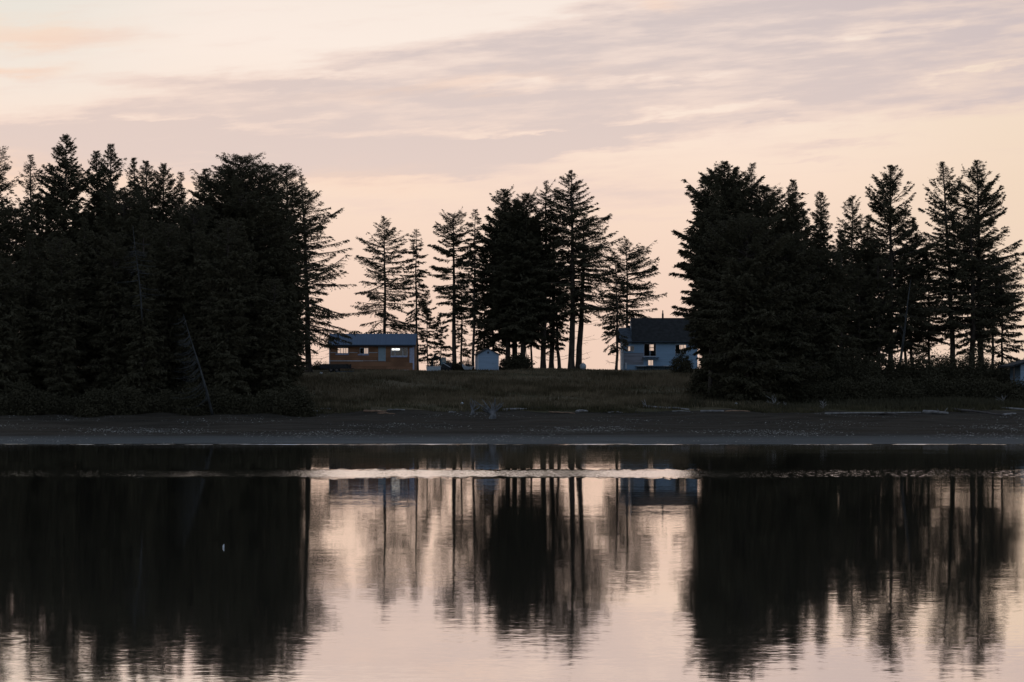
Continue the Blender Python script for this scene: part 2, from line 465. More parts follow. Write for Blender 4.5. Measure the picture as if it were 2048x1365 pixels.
def conifer(xb, xt, yt, D, ycb, hw, kind='cone', dens=1.0, label='', group='', fork=0, bare=0, seed=1,
            trunk=None, up=(0.55, -0.05), lf=1.0, rf=1.0, leaf=1.0, bark=None, nb=None, core=False):
    """a conifer standing D metres off, given by how it shows in the photo (top, crown base, half width)"""
    r = np.random.default_rng(seed)
    s = D / F
    X0, X1 = (xb - 1024) * s, (xt - 1024) * s
    z0 = float(g(X0, D)) - 0.15; zt = CZ - (yt - HY) * s; zc = CZ - (ycb - HY) * s
    H = zt - z0; c0 = max((zc - z0) / H, 0.01); Rm = hw * s * 1.13
    root = empty('conifer_tree', (X0, D, z0)); tag(root, label, 'tree', group)
    tr = trunk if trunk else 0.009 * H + 0.06
    bend = r.uniform(-0.25, 0.25); dyl = r.uniform(-0.6, 0.6)
    wob = r.uniform(0, 6)

    def axis(t):
        t = np.asarray(t, float)
        return np.stack([(X1 - X0) * t + bend * np.sin(t * 3.1) + 0.06 * np.sin(t * 17 + wob), dyl * t * t, t * H], -1)
    mb = MB()
    ts = [0, 0.015, 0.06, 0.15, 0.3, 0.5, 0.7, 0.85, 0.95, 1.0]
    mb.tube([axis(t) for t in ts], [tr * (1.5 if t == 0 else 1.2 if t < .02 else 1.0) * (1 - t) ** 0.75 + 0.018 for t in ts], 7)
    nbr = nb if nb else int(max(34, H * (1 - c0) * 7.6 * (0.6 + 0.4 * min(dens, 1.6))))
    f = (np.arange(nbr) + r.uniform(0, 1, nbr)) / nbr          # 0 top .. 1 crown base
    f = f ** 1.3
    ph = r.uniform(0, 2 * math.pi, nbr)
    whorl = r.uniform(0.65, 1.05, nbr)
    whorl[r.uniform(size=nbr) < 0.07] *= 1.22
    # broad tiers: neighbouring branches share length so the outline steps in and out
    tier = 1 + 0.14 * np.sin(f * (6 + H * 0.55) * 2 + wob) + 0.10 * np.sin(f * 19 + 2 * wob)
    L = Rm * prof_eval(PROF[kind], f) * whorl * tier
    sd_ = np.cos(ph)
    L *= np.where(sd_ < 0, 1 + (lf - 1) * np.abs(sd_), 1 + (rf - 1) * np.abs(sd_))
    L = np.maximum(L, 0.28)
    tips = []
    if fork:
        for k in range(fork):
            f = np.append(f, 0.06 + 0.03 * k); ph = np.append(ph, r.uniform(0, 0.6) + (math.pi if k % 2 else 0)); L = np.append(L, Rm * 0.38)
            tips.append(len(f) - 1)
    C, T, Ln, Wd = [], [], [], []
    for i in range(len(f)):
        t = 1 - (1 - c0) * f[i]; b0 = axis(t)
        h = np.array([math.cos(ph[i]), math.sin(ph[i]), 0]); sv = np.array([-h[1], h[0], 0]); up_ = np.array([0, 0, 1.])
        a = up[0] + (.35 if kind in ('spire', 'cone', 'bell') else 0) * (1 - f[i]) ** 3 + (up[1] - up[0]) * (f[i] ** 0.7) + r.normal() * 0.10
        bb = -0.28 * f[i] - 0.05 + r.normal() * 0.08; cc = 0.16 + 0.1 * r.random()
        if i in tips: a, bb, cc = 1.3, -0.2, 0.3
        Li = L[i]
        a = min(a, ((1 - t) * H * .75 + .12) / Li) if i not in tips else a
        P_ = lambda u: b0 + Li * (u[:, None] * h + (a * u + bb * u ** 2 + cc * u ** 3)[:, None] * up_ + (0.06 * np.sin(u * 5 + i))[:, None] * sv)
        us = np.linspace(0, 1, 4)
        pts = P_(us); br = max(0.02, 0.016 * Li + 0.008)
        mb.tube(list(pts), [br, br * .8, br * .5, 0.008], 3, cap=False)
        nt = int(Li * (5.0 if dens < 1.25 else 6.6) * dens * min(1, .6 + 3 * f[i]) + 4)
        u = np.sort(r.uniform(0.10, 1.0, nt) ** 0.85)
        tp = P_(u)
        tl = np.minimum(0.30 * Li * (1.2 - u) + 0.22, 1.5) * r.uniform(0.6, 1.2, nt)
        sg = r.choice([-1, 1], nt)
        al = r.uniform(0.7, 1.2, nt)
        td = np.cos(al)[:, None] * h + (np.sin(al) * sg)[:, None] * sv + (r.normal(0, .15, nt) - 0.12 - 0.30 * f[i] + a * 0.4)[:, None] * up_
        td /= np.linalg.norm(td, axis=1, keepdims=True)
        k = 8
        uu_ = (np.arange(k)[None, :] + r.uniform(0, 1, (nt, k))) / k
        cen = tp[:, None, :] + td[:, None, :] * (tl[:, None] * uu_)[..., None] + r.normal(0, .045, (nt, k, 3))
        cen[..., 2] -= 0.05
        dd = td[:, None, :] + r.normal(0, .45, (nt, k, 3)); dd[..., 2] -= 0.25 * f[i]
        dd /= np.linalg.norm(dd, axis=2, keepdims=True)
        C.append(cen.reshape(-1, 3)); T.append(dd.reshape(-1, 3))
        fl = leaf * (1.0 + 0.22 * max(dens - 1.0, 0))
        fl *= min(1, .42 + 2.0 * f[i])
        Ln.append(r.uniform(.20, .48, nt * k) * fl); Wd.append(r.uniform(.055, .12, nt * k) * fl)
    if core:          # inner boughs
        n_ = int(900 * dens + H * 50); ff = r.uniform(0.10, 1, n_) ** .7; rr_ = Rm * prof_eval(PROF[kind], ff) * .52 * np.sqrt(r.uniform(0, 1, n_)); aa = r.uniform(0, 6.283, n_)
        cc_ = axis(1 - (1 - c0) * ff) + np.stack([np.cos(aa) * rr_, np.sin(aa) * rr_, -.2 * rr_], 1)
        dd_ = np.stack([np.cos(aa), np.sin(aa), -.3 + 0 * aa], 1) + r.normal(0, .5, (n_, 3)); dd_ /= np.linalg.norm(dd_, axis=1, keepdims=True)
        C.append(cc_); T.append(dd_); sz_ = np.clip(.4 + ff * 2, 0, 1); Ln.append(r.uniform(.5, .95, n_) * sz_); Wd.append(r.uniform(.18, .36, n_) * sz_)
    # leader
    k = 26; u = r.uniform(0, 1, k); p = axis(1 - u * 0.05); d = r.normal(0, .6, (k, 3)); d[:, 2] += 0.9
    d /= np.linalg.norm(d, axis=1, keepdims=True)
    C.append(p + d * .15); T.append(d); Ln.append(np.full(k, .3)); Wd.append(np.full(k, .07))
    for j in range(bare):      # dead lower limbs
        t = r.uniform(0.06, max(c0, 0.12)) if c0 > 0.1 else r.uniform(0.05, 0.5)
        b0 = axis(t); p_ = r.uniform(0, 2 * math.pi); l_ = Rm * r.uniform(.25, .8); dz_ = r.uniform(-.35, .25)
        h = np.array([math.cos(p_), math.sin(p_), 0])
        q1 = b0 + h * l_ * .5 + np.array([0, 0, dz_ * l_ * .5]); q2 = b0 + h * l_ + np.array([0, 0, dz_ * l_ + .15 * l_])
        mb.tube([b0, q1, q2], [.035, .022, .008], 3, cap=False)
        for kk in range(3):
            qq = b0 + (q2 - b0) * r.uniform(.4, .95)
            mb.tube([qq, qq + np.array([r.normal() * .3, r.normal() * .3, r.uniform(-.5, .2)])], [.014, .005], 3, cap=False)
    mb.build('trunk', bark or M_bark, root, True)
    leaves_mesh('crown', np.concatenate(C), np.concatenate(T), np.concatenate(Ln), np.concatenate(Wd), M_need, root, r)
    return root


def dead_tree(xb, yb, xt, yt, D, n, ln, label, seed, m=None, side=None, droop=-0.4, thick=0.12, name='dead_tree', cat='dead tree'):
    r = np.random.default_rng(seed); s = D / F
    X0 = (xb - 1024) * s; z0 = CZ - (yb - HY) * s; z0 = min(z0, float(g(X0, D)) + 0.0) if yb > 700 else z0
    root = empty(name, (X0, D, z0)); tag(root, label, cat)
    top = np.array([(xt - xb) * s, r.uniform(-.4, .4), CZ - (yt - HY) * s - z0])
    mb = MB(); mb.tube([top * t + np.array([.1 * math.sin(t * 5), 0, 0]) for t in (0, .25, .5, .75, 1)], [thick, thick * .85, thick * .65, thick * .4, .02], 6)
    mb.build('trunk', m or M_pale, root, True)
    mb = MB()
    for i in range(n):
        if n <= 14: mb = MB()
        t = r.uniform(.12, 1.0); b0 = top * t; p = r.uniform(0, 2 * math.pi) if side is None else side + r.normal() * .8
        l_ = ln * r.uniform(.5, 1.1) * (1.25 - t * .8); h = np.array([math.cos(p), math.sin(p), 0])
        pts = [b0 + h * l_ * u + np.array([0, 0, droop * l_ * u * (1.5 - u)]) for u in (0, .35, .7, 1)]
        mb.tube(pts, [.035, .028, .018, .007], 3, cap=False)
        for k in range(4):
            q0 = pts[1] + (pts[3] - pts[1]) * r.random()
            mb.tube([q0, q0 + np.array([r.normal() * .22, r.normal() * .22, r.uniform(-.45, .1)])], [.012, .005], 3, cap=False)
        if n <= 14: mb.build('branch', m or M_pale, root)
    if n > 14: mb.build('branches', m or M_pale, root)
    return root


def bush(x, D, hw, h, label, group, seed, dens=1.0, name='shrub', zoff=0.0, stems=True, colm=None, flat=1.0):
    r = np.random.default_rng(seed); s = D / F; X0 = (x - 1024) * s; z0 = float(g(X0, D)) - .1
    root = empty(name, (X0, D, z0)); tag(root, label, 'shrub', group)
    rx = hw * s; mb = MB(); n = 12; ends = []; label = label[:1] + label[1:]
    for i in range(n):
        a = r.uniform(0, 6.28); rr = r.uniform(.2, .9) * rx; e = np.array([math.cos(a) * rr, math.sin(a) * rr * .8, h * r.uniform(.55, 1.0) * (1 - .45 * (rr / rx) ** 2)])
        mb.tube([(0.1 * math.cos(a), .1 * math.sin(a), 0), e * .5 + np.array([0, 0, .15 * h]), e], [.05, .03, .01], 3, cap=False); ends.append(e)
    mb.build('stems', M_bark, root)
    nl = int((rx * rx * 4 + rx * h * 3) * 420 * dens / max(1, rx * .9)) ; nl = min(max(nl, 500), 16000)
    nc = max(14, nl // 45)
    th = r.uniform(0, 6.28, nc); ra = np.sqrt(r.uniform(0, 1, nc)); hh = r.uniform(0, 1, nc)
    cx = np.cos(th) * ra * rx; cy = np.sin(th) * ra * rx * .8
    cz = hh * h * (1 - .5 * ra ** 2) * (0.85 + .3 * r.random(nc)) * flat
    per = nl // nc
    Cn = np.repeat(np.stack([cx, cy, cz], 1), per, 0) + r.normal(0, .22 + .03 * h, (nc * per, 3)); Cn[:, 2] = np.abs(Cn[:, 2])
    T = r.normal(0, 1, (len(Cn), 3)); T[:, 2] += .3; T /= np.linalg.norm(T, axis=1, keepdims=True)
    leaves_mesh('foliage', Cn, T, r.uniform(.14, .34, len(Cn)), r.uniform(.08, .18, len(Cn)), colm or M_bush, root, r)
    return root


GC = 'spruces in the gap between the two forests'
GL = 'spruces of the left forest'
GF = 'low spruces in front of the left forest'
GR = 'spruces of the right forest'
# --- middle of the picture
TREES = [
 # xb, xt, yt, D, ycb, hw, kind, dens, label, kwargs
 (617, 603, 352, 336, 700, 76, 'wide', .80, 'tall spruce at the right edge of the left forest, bare dark trunk, long tiered branches', dict(trunk=.42, bare=14, rf=1.05)),
 (767, 767, 434, 366, 672, 62, 'wide', .72, 'lone open spruce rising straight behind the blue roof of the small cottage', dict(trunk=.27, up=(.6, -.1), bare=4)),
 (836, 833, 460, 352, 640, 27, 'column', .66, 'slim spruce with thin trunk just right of the small cottage', dict(trunk=.17, bare=14, up=(.3, -.3))),
 (856, 855, 585, 358, 724, 21, 'spire', .8, 'short narrow spruce above the excavator arm', dict(trunk=.09, bare=4)),
 (880, 880, 628, 362, 732, 26, 'cone', .8, 'shortest young spruce right behind the excavator', dict(trunk=.09)),
 (908, 906, 428, 350, 640, 46, 'ragged', .85, 'spruce with a forked three-pronged top, thick bare trunk left of the shed', dict(trunk=.33, fork=4, bare=14)),
 (921, 920, 545, 353, 712, 24, 'column', .6, 'thin spruce stem close beside the fork-topped spruce', dict(trunk=.15, bare=10)),
 (946, 950, 420, 347, 650, 25, 'column', .75, 'slender pointed spruce standing at the left corner of the shed', dict(trunk=.20, bare=12, up=(.3, -.25))),
 (968, 966, 555, 360, 700, 27, 'column', .8, 'small spruce directly behind the shed roof', dict(trunk=.12, bare=4)),
 (986, 984, 470, 350, 705, 44, 'dome', 1.0, 'shorter full spruce at the left edge of the dense clump', dict(trunk=.15)),
 (1016, 1006, 380, 346, 672, 46, 'cone2', 2.0, 'leftmost trunk of the dense clump, its top leaning left', dict(trunk=.36, fork=1, lf=1.15, up=(.8, -.2))),
 (1031, 1030, 402, 349, 668, 62, 'cone2', 1.85, 'broad darkest spruce in the middle of the dense clump above the round bush', dict(trunk=.40, leaf=1.1, up=(.8, -.2))),
 (1046, 1054, 388, 344, 680, 54, 'cone2', 2.0, 'spruce on the right side of the dense clump, its ragged top leaning right', dict(trunk=.40, fork=1, up=(.8, -.2))),
 (1063, 1068, 440, 350, 690, 42, 'column', 1.8, 'thin stemmed spruce filling the right flank of the dense clump', dict(trunk=.14, bare=4)),
 (1086, 1092, 364, 345, 690, 46, 'wide', .72, 'narrow ragged spruce, first separate trunk right of the dense clump', dict(trunk=.38, bare=5, fork=1)),
 (1103, 1108, 450, 347, 700, 40, 'dome', .85, 'shorter spruce, second separate trunk right of the dense clump', dict(trunk=.36, bare=6)),
 (1119, 1113, 585, 346, 688, 26, 'dome', .75, 'low tuft-crowned spruce with curved trunk, third right of the dense clump', dict(trunk=.26, bare=4)),
 (1143, 1142, 343, 344, 625, 68, 'wide', .88, 'tallest spruce in the middle gap with the thickest trunk, pointed tip', dict(trunk=.45, bare=12, rf=1.1)),
 (1156, 1168, 428, 346, 640, 52, 'wide', .70, 'spruce trunk touching the right side of the tallest middle spruce', dict(trunk=.45, bare=14, rf=1.25, lf=.6)),
 (1233, 1229, 505, 345, 702, 32, 'column', .6, 'thin spruce standing just left of the white house', dict(trunk=.19, bare=8, up=(.3, -.35))),
 (1252, 1252, 480, 366, 672, 60, 'wide', .82, 'open spreading spruce rising behind the left end of the white house roof', dict(trunk=.24, bare=5, rf=1.25)),
]
for i, (xb, xt, yt, D, ycb, hw, kd, dn, lb, kw) in enumerate(TREES):
    conifer(xb, xt, yt, D, ycb, hw * 1.05, kd, dn * (1.5 if dn < 1.2 else .95), lb, GC, seed=100 + i, core=dn >= 1.85, **kw)
# --- left forest, tops against the sky
LEFT = [
 (-12, -8, 296, 300, 800, 52, 'ragged', 1.0, 'spruce cut off by the left edge of the photo with stubby branch sticking right', {}),
 (60, 60, 312, 300, 800, 42, 'spire', .8, 'sparse slender spruce second from the left edge', {}),
 (132, 132, 272, 284, 810, 105, 'cone', 1.5, 'highest dense spruce of the left forest with a thick pointed top', {}),
 (194, 194, 304, 292, 800, 50, 'spire', 1.2, 'spruce with pointed tip right beside the highest left spruce', {}),
 (220, 220, 290, 286, 800, 52, 'spire', 1.2, 'needle-tipped slim spruce, second tip right of the highest left spruce', {}),
 (268, 268, 318, 292, 800, 44, 'spire', 1.0, 'left one of a close pair of thin-tipped spruces in the left forest', {}),
 (292, 292, 324, 286, 800, 48, 'spire', 1.2, 'right one of a close pair of thin-tipped spruces in the left forest', {}),
 (327, 327, 330, 290, 800, 54, 'spire', 1.3, 'dense pointed spruce midway along the left forest skyline', {}),
 (362, 362, 346, 292, 800, 36, 'spire', .8, 'sparse wispy spruce beside the notch in the left forest skyline', {}),
 (410, 410, 340, 290, 800, 50, 'spire', 1.2, 'small-tipped spruce right of the notch in the left forest skyline', {}),
 (446, 450, 345, 297, 800, 66, 'dome', 1.35, 'left shoulder of the broad round-topped crowns of the left forest', {}),
 (480, 482, 316, 292, 800, 82, 'dome', 1.5, 'broad round-topped old spruce, largest crown of the left forest', {}),
 (516, 520, 332, 298, 800, 66, 'dome', 1.3, 'right shoulder of the broad round-topped crowns of the left forest', {}),
 (552, 550, 352, 306, 800, 46, 'ragged', 1.0, 'thinner open spruce between the round crown and the flat-tipped one', {}),
 (578, 575, 334, 318, 800, 56, 'dome', 1.1, 'flat-tipped spruce at the right shoulder of the left forest', dict(lf=.9, trunk=.4, rf=.62)),
 (30, 32, 420, 290, 810, 62, 'dome', 1.4, 'dark bulky spruce low between the two leftmost tips', {}),
 (96, 96, 430, 286, 810, 60, 'cone', 1.4, 'dark bulky spruce under the gap left of the highest left spruce', {}),
 (245, 245, 385, 280, 810, 70, 'dome', 1.5, 'bulky spruce filling the skyline below the needle-tipped pair', {}),
 (385, 385, 415, 284, 810, 66, 'dome', 1.4, 'bulky spruce filling the notch of the left forest', {}),
 (560, 562, 470, 292, 790, 44, 'dome', 1.5, 'dark spruce closing the right end of the left forest above the bank', dict(rf=.75)),
]
for i, (xb, xt, yt, D, ycb, hw, kd, dn, lb, kw) in enumerate(LEFT):
    conifer(xb, xt, yt, D, ycb, hw * 1.1, kd, dn * 1.15, lb, GL, seed=200 + i, leaf=1.1, core=True, **kw)
LF = [(8, 520, 'leftmost low spruce at the foot of the left forest'), (62, 470, 'second low spruce from the left edge above the beach'),
      (118, 480, 'low spruce below the highest left spruce'), (172, 440, 'low spruce with light green tips, fourth from the left edge'),
      (228, 470, 'low spruce left of the grey standing snag'), (284, 430, 'low spruce behind the grey standing snag'),
      (342, 450, 'low spruce left of the leaning dead tree'), (400, 465, 'low spruce behind the leaning dead tree'),
      (452, 440, 'low spruce right of the leaning dead tree'), (506, 490, 'second last low spruce of the front row, right of the dead tree'),
      (548, 560, 'last low spruce at the right end of the front row')]
for i, (x, yt, lb) in enumerate(LF):
    conifer(x, x + (i % 3 - 1) * 3, yt, 264 + (i * 7) % 11, 826, 48 if i < 10 else 40, 'cone' if i % 2 else 'dome', 1.55, lb, GF, seed=300 + i, leaf=1.1, core=True, up=(.5, -.25), rf=.8 if i == 10 else 1)
# --- right forest
RIGHT = [
 (1450, 1450, 325, 287, 792, 84, 'bell', 1.6, 'tallest tip of the great dark crown right of the white house', {}),
 (1424, 1424, 345, 290, 780, 60, 'bell', 1.5, 'spruce tip left of the tallest one on the great dark crown', {}),
 (1476, 1474, 336, 286, 792, 74, 'cone', 1.5, 'spruce tip right of the tallest one on the great dark crown', {}),
 (1504, 1506, 328, 294, 792, 44, 'spire', .9, 'sparse crossed tip sticking out of the right of the great dark crown', {}),
 (1530, 1530, 375, 288, 792, 80, 'dome', 1.6, 'rounded spruce forming the right shoulder of the great dark crown', {}),
 (1420, 1416, 420, 284, 690, 42, 'dome', 1.4, 'left flank of the great dark crown reaching over the white house', dict(lf=.8)),
 (1495, 1495, 440, 276, 802, 80, 'dome', 1.6, 'low broad spruce in front of the great dark crown', {}),
 (1586, 1586, 362, 300, 790, 56, 'cone', 1.15, 'pointed spruce first right of the great dark crown', {}),
 (1612, 1610, 425, 306, 790, 48, 'cone', 1.1, 'shorter spruce between the two pointed ones right of the great crown', {}),
 (1642, 1642, 386, 304, 790, 60, 'cone', 1.1, 'pointed spruce second right of the great dark crown', {}),
 (1572, 1572, 470, 284, 802, 66, 'dome', 1.5, 'low dark spruce under the first pointed tip of the right forest', {}),
 (1640, 1640, 500, 300, 760, 60, 'dome', 1.3, 'low dark spruce under the second pointed tip of the right forest', {}),
 (1680, 1682, 462, 318, 740, 42, 'cone', 1.0, 'short spruce left of the small narrow tip', {}),
 (1706, 1706, 394, 326, 735, 44, 'spire', 1.0, 'small narrow tipped spruce in the dip of the right forest', dict(trunk=.22)),
 (1738, 1736, 432, 326, 735, 46, 'cone', 1.0, 'short spruce left of the wide open-topped one', dict(trunk=.25)),
 (1780, 1780, 332, 326, 690, 84, 'cone', 1.05, 'tall wide spruce with steeply rising open branches, third from the right edge', dict(trunk=.36, up=(1.0, -.05))),
 (1824, 1826, 436, 330, 700, 46, 'cone', .95, 'short spruce between the third and second tall trees from the right', dict(trunk=.22)),
 (1906, 1884, 326, 328, 665, 66, 'cone', .95, 'tall spruce second from the right edge, trunk slanting left', dict(trunk=.38, up=(.95, -.1), bare=14)),
 (1962, 1957, 322, 330, 675, 88, 'cone', 1.05, 'tall spruce nearest the right edge with wide sweeping branches', dict(trunk=.42, up=(.8, .0), bare=12)),
 (1943, 1942, 440, 326, 705, 54, 'column', 1.0, 'thick trunk pressed against the left of the tall right-edge spruce', dict(trunk=.42, bare=10)),
 (2003, 2002, 560, 334, 718, 42, 'dome', .9, 'small spruce with a thin trunk right of the tall right-edge spruce', dict(trunk=.17, bare=3)),
 (1848, 1848, 660, 338, 722, 28, 'spire', .8, 'sapling low between the pale forked trunk and the slanting trunk', dict(trunk=.06)),
 (1718, 1718, 540, 322, 735, 50, 'column', .9, 'slim trunked spruce with gaps of sky, below the small narrow tip', dict(trunk=.24)),
 (1692, 1690, 505, 338, 735, 44, 'dome', 1.2, 'rounded filler spruce behind the short one left of the small narrow tip', {}),
 (1744, 1746, 480, 340, 700, 46, 'dome', 1.1, 'rounded spruce tucked behind the left side of the wide open-topped one', dict(trunk=.2)),
 (1812, 1810, 500, 340, 690, 46, 'dome', 1.1, 'rounded spruce tucked behind the right side of the wide open-topped one', dict(trunk=.2)),
 (1858, 1856, 520, 342, 680, 40, 'dome', 1.0, 'low spruce top left of the slanting trunk', dict(trunk=.18)),
 (1985, 1987, 520, 342, 650, 44, 'dome', .8, 'low spruce top behind the right side of the tall right-edge spruce', dict(trunk=.2)),
 (1756, 1756, 520, 322, 735, 42, 'column', .85, 'dark straight trunk just left of the pale forked trunk', dict(trunk=.30)),
]
for i, (xb, xt, yt, D, ycb, hw, kd, dn, lb, kw) in enumerate(RIGHT):
    conifer(xb, xt, yt, D, ycb, hw * (1.05 if xb < 1690 else 1.14), kd, dn * (1.25 if xb < 1690 else 1.22), lb, GR, seed=400 + i, leaf=1.08, core=xb < 1660, **kw)

# --- dead trees
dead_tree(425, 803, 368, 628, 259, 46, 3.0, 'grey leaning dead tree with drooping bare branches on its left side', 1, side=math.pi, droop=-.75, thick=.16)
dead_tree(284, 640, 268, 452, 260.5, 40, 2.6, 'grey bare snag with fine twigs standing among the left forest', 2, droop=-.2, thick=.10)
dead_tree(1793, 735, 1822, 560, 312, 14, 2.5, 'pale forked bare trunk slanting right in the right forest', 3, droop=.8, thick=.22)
dead_tree(659, 738, 659, 632, 350, 12, 1.4, 'thin bare sapling rising at the left corner of the small cottage', 4, M_bark, droop=-.3, thick=.07, name='bare_sapling', cat='sapling')
dead_tree(1053, 738, 1048, 640, 352, 6, 1.0, 'thin crooked bare stem just right of the dense spruce clump', 5, M_bark, droop=.2, thick=.06, name='bare_sapling', cat='sapling')

# --- shrubs
bush(1036, 342, 27, 2.1, 'dark rounded bush around the foot of the dense spruce clump', '', 1, 1.3)
bush(1010, 343, 12, 1.5, 'small leafy bush between the shed and the dense spruce clump', '', 2, .5)
bush(908, 347, 26, 1.1, 'low dull green brush behind the excavator', '', 3, .8)
bush(636, 340, 14, 1.1, 'thin dry brush between the bare trunk and the flat trailer', '', 4, .35)
bush(1412, 300, 20, 3.0, 'leafy shrub just right of the right end of the white house', '', 5, .6)
bush(1362, 330, 20, 2.9, 'leaning shrub in front of the right window of the white house', '', 6, .55)
for i in range(13):
    x = -10 + i * 50
    bush(x, 260.5 + (i * 5) % 4, 34, 2.6 + .8 * math.sin(i * 1.7), ['leftmost', 'second', 'third', 'fourth', 'fifth', 'sixth', 'seventh', 'eighth', 'ninth', 'tenth', 'eleventh', 'twelfth', 'thirteenth'][i] + ' shrub from the left along the foot of the left forest', 'shrubs along the foot of the left forest', 20 + i, .9)
THK = ['dark thicket shrub at the foot of the great dark crown', 'second thicket shrub right of the great crown', 'third thicket shrub right of the great crown',
       'fourth thicket shrub right of the great crown', 'thicket shrub below the small narrow tip', 'thicket shrub left of the pale forked trunk',
       'thicket shrub below the pale forked trunk', 'thicket shrub below the slanting trunk', 'thicket shrub left of the tall right-edge trunk',
       'thicket shrub below the tall right-edge trunk', 'thicket shrub right of the tall right-edge trunk', 'thicket shrub at the right frame edge']
for i, lb in enumerate(THK):
    x = 1430 + i * 58
    bush(x, 296 + (i * 3) % 5 + (6 if i > 9 else 0), 46, 3.9 if i < 10 else 3.0, lb, 'thicket shrubs below the right forest', 50 + i, 1.5, flat=1.15)
    bush(x + 22, 280 + (i * 5) % 6, 40, 2.6, 'lower ' + lb.replace('dark ', '') + ', in the front row', 'thicket shrubs below the right forest', 70 + i, 1.1)

# ------------------------------------------------------------------ buildings
def wall(mb, w, h, rects, y0, th, x0=0.0, z0=0.0):
    """wall in the x-z plane with real openings; rects = (xa, xb, za, zb)"""
    X = sorted({x0, x0 + w} | {v for r in rects for v in r[:2]}); Z = sorted({z0, z0 + h} | {v for r in rects for v in r[2:]})
    def hole(i, j):
        if i < 0 or j < 0 or i >= len(X) - 1 or j >= len(Z) - 1: return True
        cx, cz = (X[i] + X[i + 1]) / 2, (Z[j] + Z[j + 1]) / 2
        return any(a < cx < b and c_ < cz < d for a, b, c_, d in rects)
    y1 = y0 + th
    for i in range(len(X) - 1):
        for j in range(len(Z) - 1):
            if hole(i, j): continue
            a, b, c_, d = X[i], X[i + 1], Z[j], Z[j + 1]
            mb.quad((a, y0, c_), (b, y0, c_), (b, y0, d), (a, y0, d)); mb.quad((b, y1, c_), (a, y1, c_), (a, y1, d), (b, y1, d))
            if hole(i - 1, j): mb.quad((a, y1, c_), (a, y0, c_), (a, y0, d), (a, y1, d))
            if hole(i + 1, j): mb.quad((b, y0, c_), (b, y1, c_), (b, y1, d), (b, y0, d))
            if hole(i, j - 1): mb.quad((a, y1, c_), (b, y1, c_), (b, y0, c_), (a, y0, c_))
            if hole(i, j + 1): mb.quad((a, y0, d), (b, y0, d), (b, y1, d), (a, y1, d))


def glass_mat():
    m = bpy.data.materials.new('window_glass'); m.use_nodes = True; t = NT(m.node_tree); t.n.clear()
    tr = t.n.new('ShaderNodeBsdfTransparent'); tr.inputs[0].default_value = (.93, .93, .92, 1)
    gl = t.n.new('ShaderNodeBsdfGlossy'); gl.inputs['Roughness'].default_value = .03
    mx = t.n.new('ShaderNodeMixShader'); mx.inputs[0].default_value = .08
    t.l.new(tr.outputs[0], mx.inputs[1]); t.l.new(gl.outputs[0], mx.inputs[2])
    o = t.n.new('ShaderNodeOutputMaterial'); t.l.new(mx.outputs[0], o.inputs[0]); return m


def siding_mat(name, c, board, var=.25, vertical=False, dark=.55):
    """lap siding: thin shadow gaps and board to board variation, in object space"""
    m = bpy.data.materials.new(name); m.use_nodes = True; t = NT(m.node_tree); b = t.n['Principled BSDF']
    tcn = t.n.new('ShaderNodeTexCoord'); x, y, z = t.sep(tcn.outputs['Object'])
    v = x if vertical else z
    fr_ = t.m('FRACT', t.m('DIVIDE', v, board)); idx = t.m('FLOOR', t.m('DIVIDE', v, board))
    nb = t.noise(t.xyz(t.m('MULTIPLY', idx, 7.3), t.m('MULTIPLY', z if vertical else x, .25), 0.0), 1.0, 3, .6)
    c1 = t.mix(t.sm(nb, .3, .7), tuple(k * (1 + var) for k in c) + (1,), tuple(k * (1 - var) for k in c) + (1,))
    c1 = t.mix(t.sm(fr_, .0, .14, 1, 0), c1, tuple(k * dark for k in c) + (1,))
    t.l.new(c1, b.inputs['Base Color']); b.inputs['Roughness'].default_value = .75; b.inputs['Specular IOR Level'].default_value = .2
    return m


M_glass = glass_mat()
M_brown = siding_mat('brown_siding', (0.27, 0.135, 0.075), 0.62, .3, dark=.7)
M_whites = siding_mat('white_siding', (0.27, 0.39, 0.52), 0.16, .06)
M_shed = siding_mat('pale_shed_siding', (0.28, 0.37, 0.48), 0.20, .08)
M_roofb = siding_mat('blue_metal_roof', (0.072, 0.108, 0.165), 0.40, .08, vertical=True, dark=1.35)
M_shing = mat('dark_shingles', (0.018, 0.019, 0.020), .95, .3, 2.0)
M_slate = mat('grey_shingles', (0.045, 0.060, 0.078), .9, .3, 2.0)
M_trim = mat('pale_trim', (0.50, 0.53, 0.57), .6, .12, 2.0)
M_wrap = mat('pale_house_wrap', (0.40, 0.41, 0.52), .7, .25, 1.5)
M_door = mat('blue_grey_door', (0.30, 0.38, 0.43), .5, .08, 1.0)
M_inter = mat('dark_interior', (0.05, 0.04, 0.035), .9, .2, 1.0)
M_black = mat('dark_machine_paint', (0.022, 0.022, 0.024), .6, .3, 3.0)
M_rust = mat('dull_metal', (0.10, 0.085, 0.08), .6, .3, 3.0, metal=.3)
M_rubber = mat('tyre_rubber', (0.02, 0.02, 0.02), .9, .2, 3.0)
M_white = mat('white_plastic', (0.42, 0.46, 0.50), .5, .12, 3.0)
M_lamp = bpy.data.materials.new('lamp_glow'); M_lamp.use_nodes = True
_b = M_lamp.node_tree.nodes['Principled BSDF']; _b.inputs['Emission Color'].default_value = (1, .98, .93, 1); _b.inputs['Emission Strength'].default_value = 2.2


